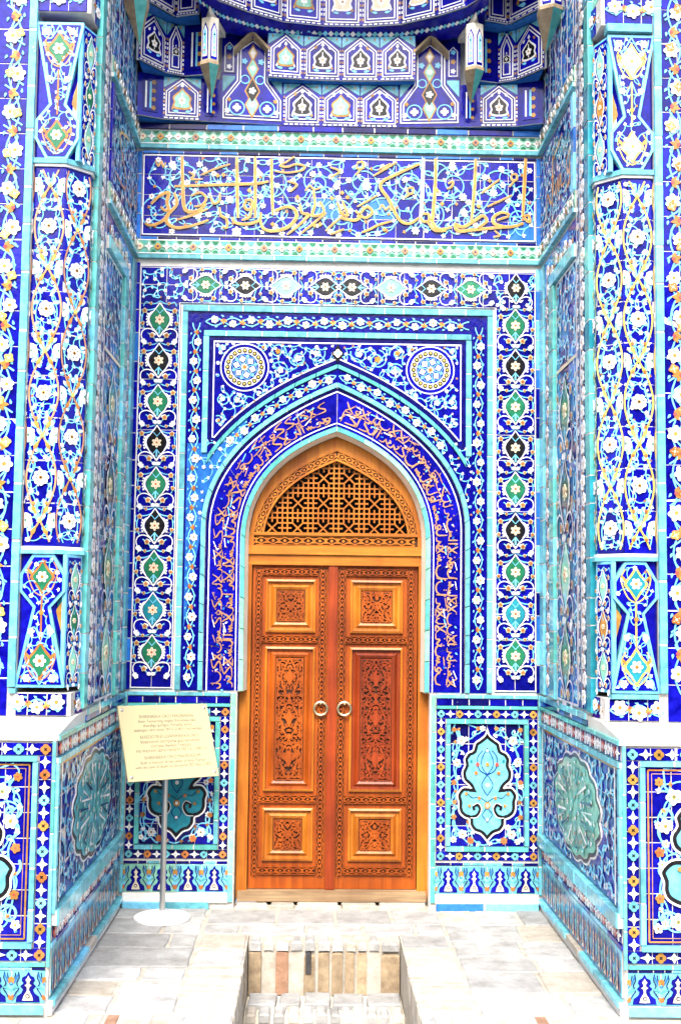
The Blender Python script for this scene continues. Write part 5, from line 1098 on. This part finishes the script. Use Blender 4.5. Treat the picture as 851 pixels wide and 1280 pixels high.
def ornament(g, x0, x1, z0, z1, h, square, rn):
    cx, cz, w, hh = (x0+x1)/2, (z0+z1)/2, x1-x0, z1-z0; m = 'wood'; t = .013
    if square:
        for k in range(4):
            a = k*pi/2; R = lambda P: [(cx+cos(a)*x*w-sin(a)*y*w, cz+sin(a)*x*hh+cos(a)*y*hh) for x, y in P]
            g.ribbon(R(spl([(0, .1), (.13, .2), (.16, .34), (0, .47)], 5)), .007, h, m, thick=t); g.ribbon(R(spl([(0, .1), (-.13, .2), (-.16, .34), (0, .47)], 5)), .007, h, m, thick=t)
            g.poly(R(leaf(0, .2, pi/2, .18, .11)), h, m); g.ribbon(R(spl([(.2, .2), (.34, .22), (.4, .34), (.3, .42), (.22, .34)], 5)), .007, h, m, thick=t); g.ribbon(R(spl([(.16, .34), (.28, .3), (.45, .45)], 5)), .007, h, m, thick=t); g.poly(R(leaf(.36, .36, .78, .14, .1)), h, m); g.poly(R(leaf(.1, .42, .2, .16, .07)), h, m); g.poly(R(leaf(-.1, .42, pi-.2, .16, .07)), h, m)
        g.ribbon(circ(cx, cz, w*.1, 12), .007, h, m, True, t); g.poly(rose(cx, cz, w*.075, 4, .4), h+.001, m)
    else:
        n = 3; p = hh/n
        for k in range(n):
            c = z0+p*(k+.5)
            for s in (1, -1):
                R = lambda P: [(cx+s*x*w, c+z*p) for x, z in P]
                g.ribbon(R(spl([(0, -.5), (.18, -.32), (.3, -.05), (.26, .14), (0, .5)], 6)), .0085, h, m, thick=t); g.ribbon(R(spl([(.48, -.5), (.4, -.25), (.46, 0), (.36, .22), (.48, .5)], 6)), .007, h, m, thick=t)
                g.ribbon(R(spl([(.3, -.05), (.42, .05), (.4, .16), (.3, .14)], 4)), .006, h, m, thick=t); g.ribbon(R(spl([(.05, -.4), (.25, -.44), (.42, -.36), (.36, -.26), (.26, -.3)], 4)), .006, h, m, thick=t); g.ribbon(R(spl([(.08, .36), (.25, .42), (.4, .36), (.34, .28)], 4)), .006, h, m, thick=t)
                for (x, z, a, l) in ((.36, -.1, 1.2, .1), (.1, .25, 2.4, .08), (.13, -.25, .8, .09), (.36, .3, .6, .08), (.33, -.4, -.6, .08), (.16, .0, 1.5, .1), (.42, -.2, 2, .08), (.2, .32, .4, .09)): g.poly([(cx+s*(q[0]-cx), q[1]) for q in leaf(cx+x*w, c+z*p, a, l*w*2.2, .014)], h, m)
            P = [(0, .24), (.1, .12), (.17, .03), (.08, -.08), (0, -.2)]; P = P+mir(P)[::-1][1:-1]; g.poly([(cx+x*w, c+z*p) for x, z in P], h+.001, m); g.poly(rose(cx, c-.42*p, w*.09, 4, .4), h+.001, m)
    rq = random.Random(4); pts = []
    for _ in range(1500):
        p = (rq.uniform(.004, w/2-.01), rq.uniform(z0+.012, z1-.012))
        if all(hypot(p[0]-q[0], p[1]-q[1]) > .0175 for q in pts): pts.append(p)
    for p in pts:
        a = rq.uniform(0, 6.28); k = rq.random()
        for s in (1, -1):
            fl = lambda P: [(cx+s*(q[0]-cx), q[1]) for q in P]
            if k < .55: g.ribbon(fl(spiral(cx+p[0], p[1], .0095, .8, a, 1, 8, .3)), .0042, h-.0008, m, thick=t); g.poly(fl(leaf(cx+p[0], p[1], a, .014, .010)), h-.0005, m)
            else: g.poly(fl(leaf(cx+p[0], p[1], a, .019, .011)), h-.0007, m); g.poly(fl(leaf(cx+p[0], p[1], a+2.2, .016, .010)), h-.0006, m)
    line_frame(g, x0+.003, z0+.003, x1-.003, z1-.003, .006, h, m)
def leafdoor(s):
    lf = empty('door_leaf', (.25*s, YD, zb_), parent=dr); tag(lf, 'door leaf with a honey tall panel' if s < 0 else 'door leaf with a redder tall panel')
    x0, x1 = (.005, .492) if s > 0 else (-.492, .003)
    G('wood').box(x0, zb_, -.05, x1, zt, 0).build('leaf_board', lf, FDo)
    ci0, ci1 = (.018, .066) if s > 0 else (-.098, -.05); co0, co1 = (.43, .476) if s > 0 else (-.478, -.434); f0, f1 = (.092, .405) if s > 0 else (-.412, -.116)
    if s < 0: G('woodr').box(-.04, zb_, 0, .014, zt, .022).build('astragal', lf, FDo)
    g = G('woodl'); gr = G('wood_shade')
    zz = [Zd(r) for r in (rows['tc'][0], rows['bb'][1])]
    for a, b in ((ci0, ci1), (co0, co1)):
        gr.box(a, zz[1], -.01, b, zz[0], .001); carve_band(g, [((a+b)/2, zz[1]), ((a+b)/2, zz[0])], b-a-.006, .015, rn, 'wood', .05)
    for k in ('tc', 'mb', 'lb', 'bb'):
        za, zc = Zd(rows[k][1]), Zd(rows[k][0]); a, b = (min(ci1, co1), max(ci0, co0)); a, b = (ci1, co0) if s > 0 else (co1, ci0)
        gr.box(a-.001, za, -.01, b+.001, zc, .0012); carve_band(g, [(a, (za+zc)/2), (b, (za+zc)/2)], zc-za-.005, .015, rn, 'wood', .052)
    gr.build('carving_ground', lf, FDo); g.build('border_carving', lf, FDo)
    for k in ('up', 'tp', 'lp'):
        za, zc = Zd(rows[k][1]), Zd(rows[k][0])
        fr_ = empty('panel', (0, 0, 0), parent=None); bpy.data.objects.remove(fr_)
        fm = 'woodr' if (s > 0 and k == 'tp') else ('wood' if k == 'tp' else 'woodl')
        # stepped mitred moulding: outer bead, sunk step, inner bead
        def ring(d0, d1, h0, h1, m, name):
            A = [(f0+d0, za+d0), (f1-d0, za+d0), (f1-d0, zc-d0), (f0+d0, zc-d0)]; B = [(f0+d1, za+d1), (f1-d1, za+d1), (f1-d1, zc-d1), (f0+d1, zc-d1)]
            for i in range(4):
                q = G(m); j = (i+1) % 4; b0 = [(A[i], h0), (A[j], h0), (B[j], h1), (B[i], h1)]
                q.v = [(p[0], p[1], h) for p, h in b0]+[(p[0], p[1], -.02) for p, h in b0]; q.f = [(0, 1, 2, 3)]+[(c, 4+c, 4+(c+1) % 4, (c+1) % 4) for c in range(4)]; q.mi = [0]*5
                q.build(name, lf, FDo)
        ring(0, .012, .016, .022, 'woodl', 'moulding'); ring(.0125, .03, .003, .001, fm, 'moulding'); ring(.0305, .046, .002, .016, fm, 'moulding'); ring(.0465, .062, .017, .01, fm, 'moulding')
        i0, i1, j0, j1 = f0+.0625, f1-.0625, za+.0625, zc-.0625
        G('wood_shade').box(i0, j0, -.01, i1, j1, .004).build('carving_ground', lf, FDo)
        q = G('wood'); ornament(q, i0+.004, i1-.004, j0+.004, j1-.004, .018, k != 'tp', rn)
        q.mats = ['woodr' if (s > 0 and k == 'tp') else 'wood']; q.mi = [0]*len(q.mi); q.build('panel_carving', lf, FDo)
    # ring handle
    hx, hz = (-.078, Zd(879)) if s < 0 else (.062, Zd(879))
    q = G('brass'); q.lathe([(0, .0), (.02, 0), (.02, .006), (.012, .01), (.008, .02), (.008, .032), (.0, .034)], hx, hz, 14); q.build('handle_boss', lf, FDo, True)
    q = G('brass'); R, r = .039, .0075; nn = 28; mm = 8
    for i in range(nn):
        t = 2*pi*i/nn
        for k in range(mm):
            v = 2*pi*k/mm; q.v.append((hx+(R+r*cos(v))*cos(t), hz-.03+(R+r*cos(v))*sin(t), .03+r*sin(v)))
    for i in range(nn):
        for k in range(mm): q.f.append((i*mm+k, ((i+1) % nn)*mm+k, ((i+1) % nn)*mm+(k+1) % mm, i*mm+(k+1) % mm)); q.mi.append(0)
    q.build('ring_handle', lf, FDo, True)
for s in (-1, 1): leafdoor(s)
# ================================================================== TERRACE PAVING AND STEPS
SL = []
pv = empty('paving', (0, -1, 0), kind='structure')
PX0, PX1, PY = -.445, .355, -.66            # stair slot
def slab(parent, m, x0, y0, x1, y1, z0, z1, name='paving_slab', jit=.026, nob=.006):
    j = lambda: random.uniform(-jit, jit)*.5; g = G(m)
    P = [(x0+abs(j()), y0+abs(j())), ((x0+x1)/2, y0+abs(j())), (x1-abs(j()), y0+abs(j())), (x1-abs(j()), (y0+y1)/2), (x1-abs(j()), y1-abs(j())), ((x0+x1)/2, y1-abs(j())), (x0+abs(j()), y1-abs(j())), (x0+abs(j()), (y0+y1)/2)]
    z1 += random.uniform(-.004, .003); n = 8; t = [random.uniform(-.002, .002) for _ in range(2)]; Q = inset(P, nob)
    tz = lambda p: z1+(p[0]-x0)*t[0]*4+(p[1]-y0)*t[1]*4
    g.v = [(p[0], p[1], z0) for p in P]+[(p[0], p[1], tz(p)-nob) for p in P]+[(p[0], p[1], tz(p)) for p in Q]
    g.f = [(16, 17, 18, 19, 20, 21, 22, 23)]+[(a+i, a+(i+1) % 8, a+8+(i+1) % 8, a+8+i) for a in (0, 8) for i in range(8)]; g.mi = [0]*17
    return g.build(name, parent)
bed = G('brick'); 
for (x0, x1, y0, y1) in ((-3.0, PX0, -2.02, .12), (PX1, 3.0, -2.02, .12), (PX0, PX1, PY-.0, .6)): bed.box(x0+.002, y0, -.75, x1-.002, y1, -.007)
bed.build('mortar_bed', pv)
_x = -.565
for _w in (.2, .16, .26, .22, .29):
    SL.append((_x, _w)); _x += _w
def rowslabs(x0, x1, y0, y1, rn):
    y = y1
    while y > y0+.04:
        d = min(rn.uniform(.19, .33), y-y0)
        if y-d-y0 < .12: d = y-y0
        x = x0-rn.uniform(0, .0)
        while x < x1-.01:
            w = rn.uniform(.2, .42); 
            if x1-x-w < .14: w = x1-x
            slab(pv, 'slab' if rn.random() < .9 else 'brick', x+.003, y-d+.003, x+w-.003, y-.003, -.06, 0); x += w
        y -= d
for _x, _w in SL: slab(pv, 'brick', _x+.003, -.012, min(.566, _x+_w)-.003, .09, -.03, .014, 'sill_stone')
rowslabs(-1.23, PX0-.26, -1.78, -.02, random.Random(21)); rowslabs(PX1+.26, 1.23, -1.78, -.02, random.Random(22)); rowslabs(PX0-.26, PX1+.26, PY+.12, -.02, random.Random(23))
rowslabs(PX0-.26, PX0, -1.1, PY+.12, random.Random(24)); rowslabs(PX1, PX1+.26, -1.1, PY+.12, random.Random(25))
rb = random.Random(8)
for (a, b) in ((PX0-.26, PX0+.004), (PX1-.004, PX1+.26)):     # bricks on edge along both sides of the slot
    y = -1.1
    while y > -1.78:
        slab(pv, 'brick', a, y-.066, b, y-.004, -.12, 0, 'edge_brick', .008, .005); y -= .07
x = -1.23                                                        # soldier course along the terrace edge
for (a, b) in ((-3.0, PX0), (PX1, 3.0)):
    x = a
    while x < b-.05:
        w = rb.uniform(.062, .078)
        slab(pv, rb.choice(('brick', 'brick', 'slab', 'brickr' if rb.random() < .25 else 'brick')), x+.005, -2.03, min(b, x+w)-.003, -1.83 if abs(x) > 1.2 else -1.785, -.28, -.004 if abs(x) < 1.2 else -.006, 'edge_brick', .008, .006); x += w
g = G('brickd'); g.box(-3.0, -2.02, -.75, PX0-.003, -2.0, -.2); g.box(PX1+.003, -2.02, -.75, 3.0, -2.0, -.2); g.build('terrace_face', pv)
st = empty('steps', (0, -1.2, -.75), kind='structure')
zs_, run = [0, -.255, -.50], .335
for k in range(3):
    y1 = PY-run*k if k else PY; ztop = zs_[k]
    zlow = zs_[k+1] if k < 2 else -.76
    yr = PY-run*k                                                # riser plane
    x = PX0
    if k > 0: G('plaster').box(PX0, yr, zlow-.02, PX1, yr+run-.004, ztop-.03).build('step_core', st)
    while x < PX1-.03:                                           # soldier bricks: riser face and worn nosing
        w = rb.uniform(.055, .078)
        if PX1-x-w < .05: w = PX1-x
        m = rb.choice(('brickd', 'brickd', 'brickd', 'brick'))
        if k == 0 and -.36 < x < -.30: m = 'brickr'
        
        d = rb.uniform(-.012, .012)
        slab(st, m, x+.003, yr-.012+d, x+w-.003, yr+.075, zlow-.02, ztop-.05-rb.uniform(0, .02), 'riser_brick', .016, .012)
        slab(st, rb.choice(('slab', 'slab', 'brick')), x+.004, yr-.02+d*.6, x+w-.004, yr+.112, ztop-.05, ztop-rb.uniform(0, .008), 'nosing_brick', .012, .01)
        if k == 0 and -.16 < x < -.10: slab(st, 'soot', x+.012, yr-.02+d, x+.045, yr+.01, zlow+.09, ztop-.055, 'soot_stain', .008, .004)
        x += w
    if k > 0:
        x = PX0
        while x < PX1-.05:
            w = rb.uniform(.12, .26); w = PX1-x if PX1-x-w < .08 else w
            slab(st, 'slab', x+.003, yr+.115, x+w-.003, yr+run-.03, ztop-.05, ztop-.004, 'tread_slab'); x += w
for xx, sg in ((PX0, -1), (PX1, 1)):                             # cheeks of the slot: stacked bricks
    for r in range(10):
        y = PY-.01
        while y > -2.0:
            l = rb.uniform(.16, .26); y2 = max(-2.02, y-l); zb2 = -.06-.07*(r+1)
            slab(st, rb.choice(('brick', 'brickd', 'brick')), min(xx, xx+sg*.05)+(.004*sg if sg > 0 else 0), y2+.003, max(xx, xx+sg*.05), y-.003, zb2+.003, zb2+.067, 'cheek_brick', .008, .004); y = y2
# ================================================================== PLAQUE ON ITS STAND
sg_ = empty('plaque_stand', (-.95, -.25, 0), 'tilted pale gold plaque on a steel pole with round white foot', 'sign')
B0 = Vector((-.95, -.25, 0.0))
G('paint').lathe([(0, .0), (.158, 0), (.158, .012), (.15, .017), (.05, .024), (.03, .03), (.026, .045), (0, .045)], B0.x, B0.y, 40).build('foot_disc', sg_, smooth=False)
yaw, tau, roll = radians(39.5), radians(21.4), radians(1.5)
RM = Matrix.Rotation(yaw, 3, 'Z') @ Matrix.Rotation(-tau, 3, 'X') @ Matrix.Rotation(roll, 3, 'Y')
u2, v2 = RM @ Vector((1, 0, 0)), RM @ Vector((0, 0, 1)); pc = Vector((-.926, -.31, .987))
FPl = frame(pc, u2, v2); hw_, hh_ = .294, .212
def tube(g, a, b, r, n=14):
    a, b = Vector(a), Vector(b); d = (b-a).normalized(); e = d.orthogonal().normalized(); f = d.cross(e); k = len(g.v)
    for p in (a, b): g.v += [tuple(p+e*r*cos(2*pi*i/n)+f*r*sin(2*pi*i/n)) for i in range(n)]
    g.f += [(k+i, k+(i+1) % n, k+n+(i+1) % n, k+n+i) for i in range(n)]+[tuple(range(k+n-1, k-1, -1)), tuple(range(k+n, k+2*n))]; g.mi += [0]*(n+2)
g = G('steel'); tube(g, B0+Vector((0, 0, .03)), pc-FPl.to_3x3() @ Vector((0, .0, .03)), .016); g.build('pole', sg_, smooth=False)
g = G('steel'); g.box(-.06, -.06, -.03, .06, .06, -.0105); g.build('bracket', sg_, FPl)
G('plate').box(-hw_, -hh_, -.01, hw_, hh_, 0).build('plaque', sg_, FPl)
for x in (-1, 1):
    for z in (-1, 1): G('steel').lathe([(.009, 0), (.009, .003), (.005, .006), (0, .006)], x*(hw_-.024), z*(hh_-.024), 12).build('screw', sg_, FPl)
def text(parent, body, x, z, size, fr):
    cu = bpy.data.curves.new('lettering', 'FONT'); cu.body = body; cu.size = size; cu.align_x = 'CENTER'; cu.extrude = .0003
    o = bpy.data.objects.new('tmp', cu); COL.objects.link(o)
    dg = bpy.context.evaluated_depsgraph_get(); me = bpy.data.meshes.new_from_object(o.evaluated_get(dg)); bpy.data.objects.remove(o)
    me.materials.clear(); me.materials.append(M['ink']); obj('lettering', me, parent, fr @ T(x, z, .0008))
lines = [(.145, 'SHIRINBEKA OKO MAQBARASI', .026), (.118, 'Amir Temurning singlisi Shirinbeka oko', .024), (.092, 'sharafiga qurilgan. Portalda yozuv', .024), (.066, 'saqlangan, vafot sanasi 787 h. (1385 y.) ko\'rsatilgan', .022),
         (.022, 'МАВЗОЛЕЙ ШИРИНБЕКА ОКО', .026), (-.006, 'Мавзолей построен над могилой', .024), (-.032, 'сестры Амира Темура', .024), (-.058, 'На портале дата смерти 787 г.х. (1385 г.)', .024),
         (-.1, 'SHIRINBEKA OKO MAUSOLEUM', .026), (-.128, 'Built in honour of the sister of Amir Temur', .024), (-.154, 'with the date of death on the portal 787 Hijra (1385)', .023)]
for z, t, s in lines: text(sg_, t, .01, z*.95, s, FPl)
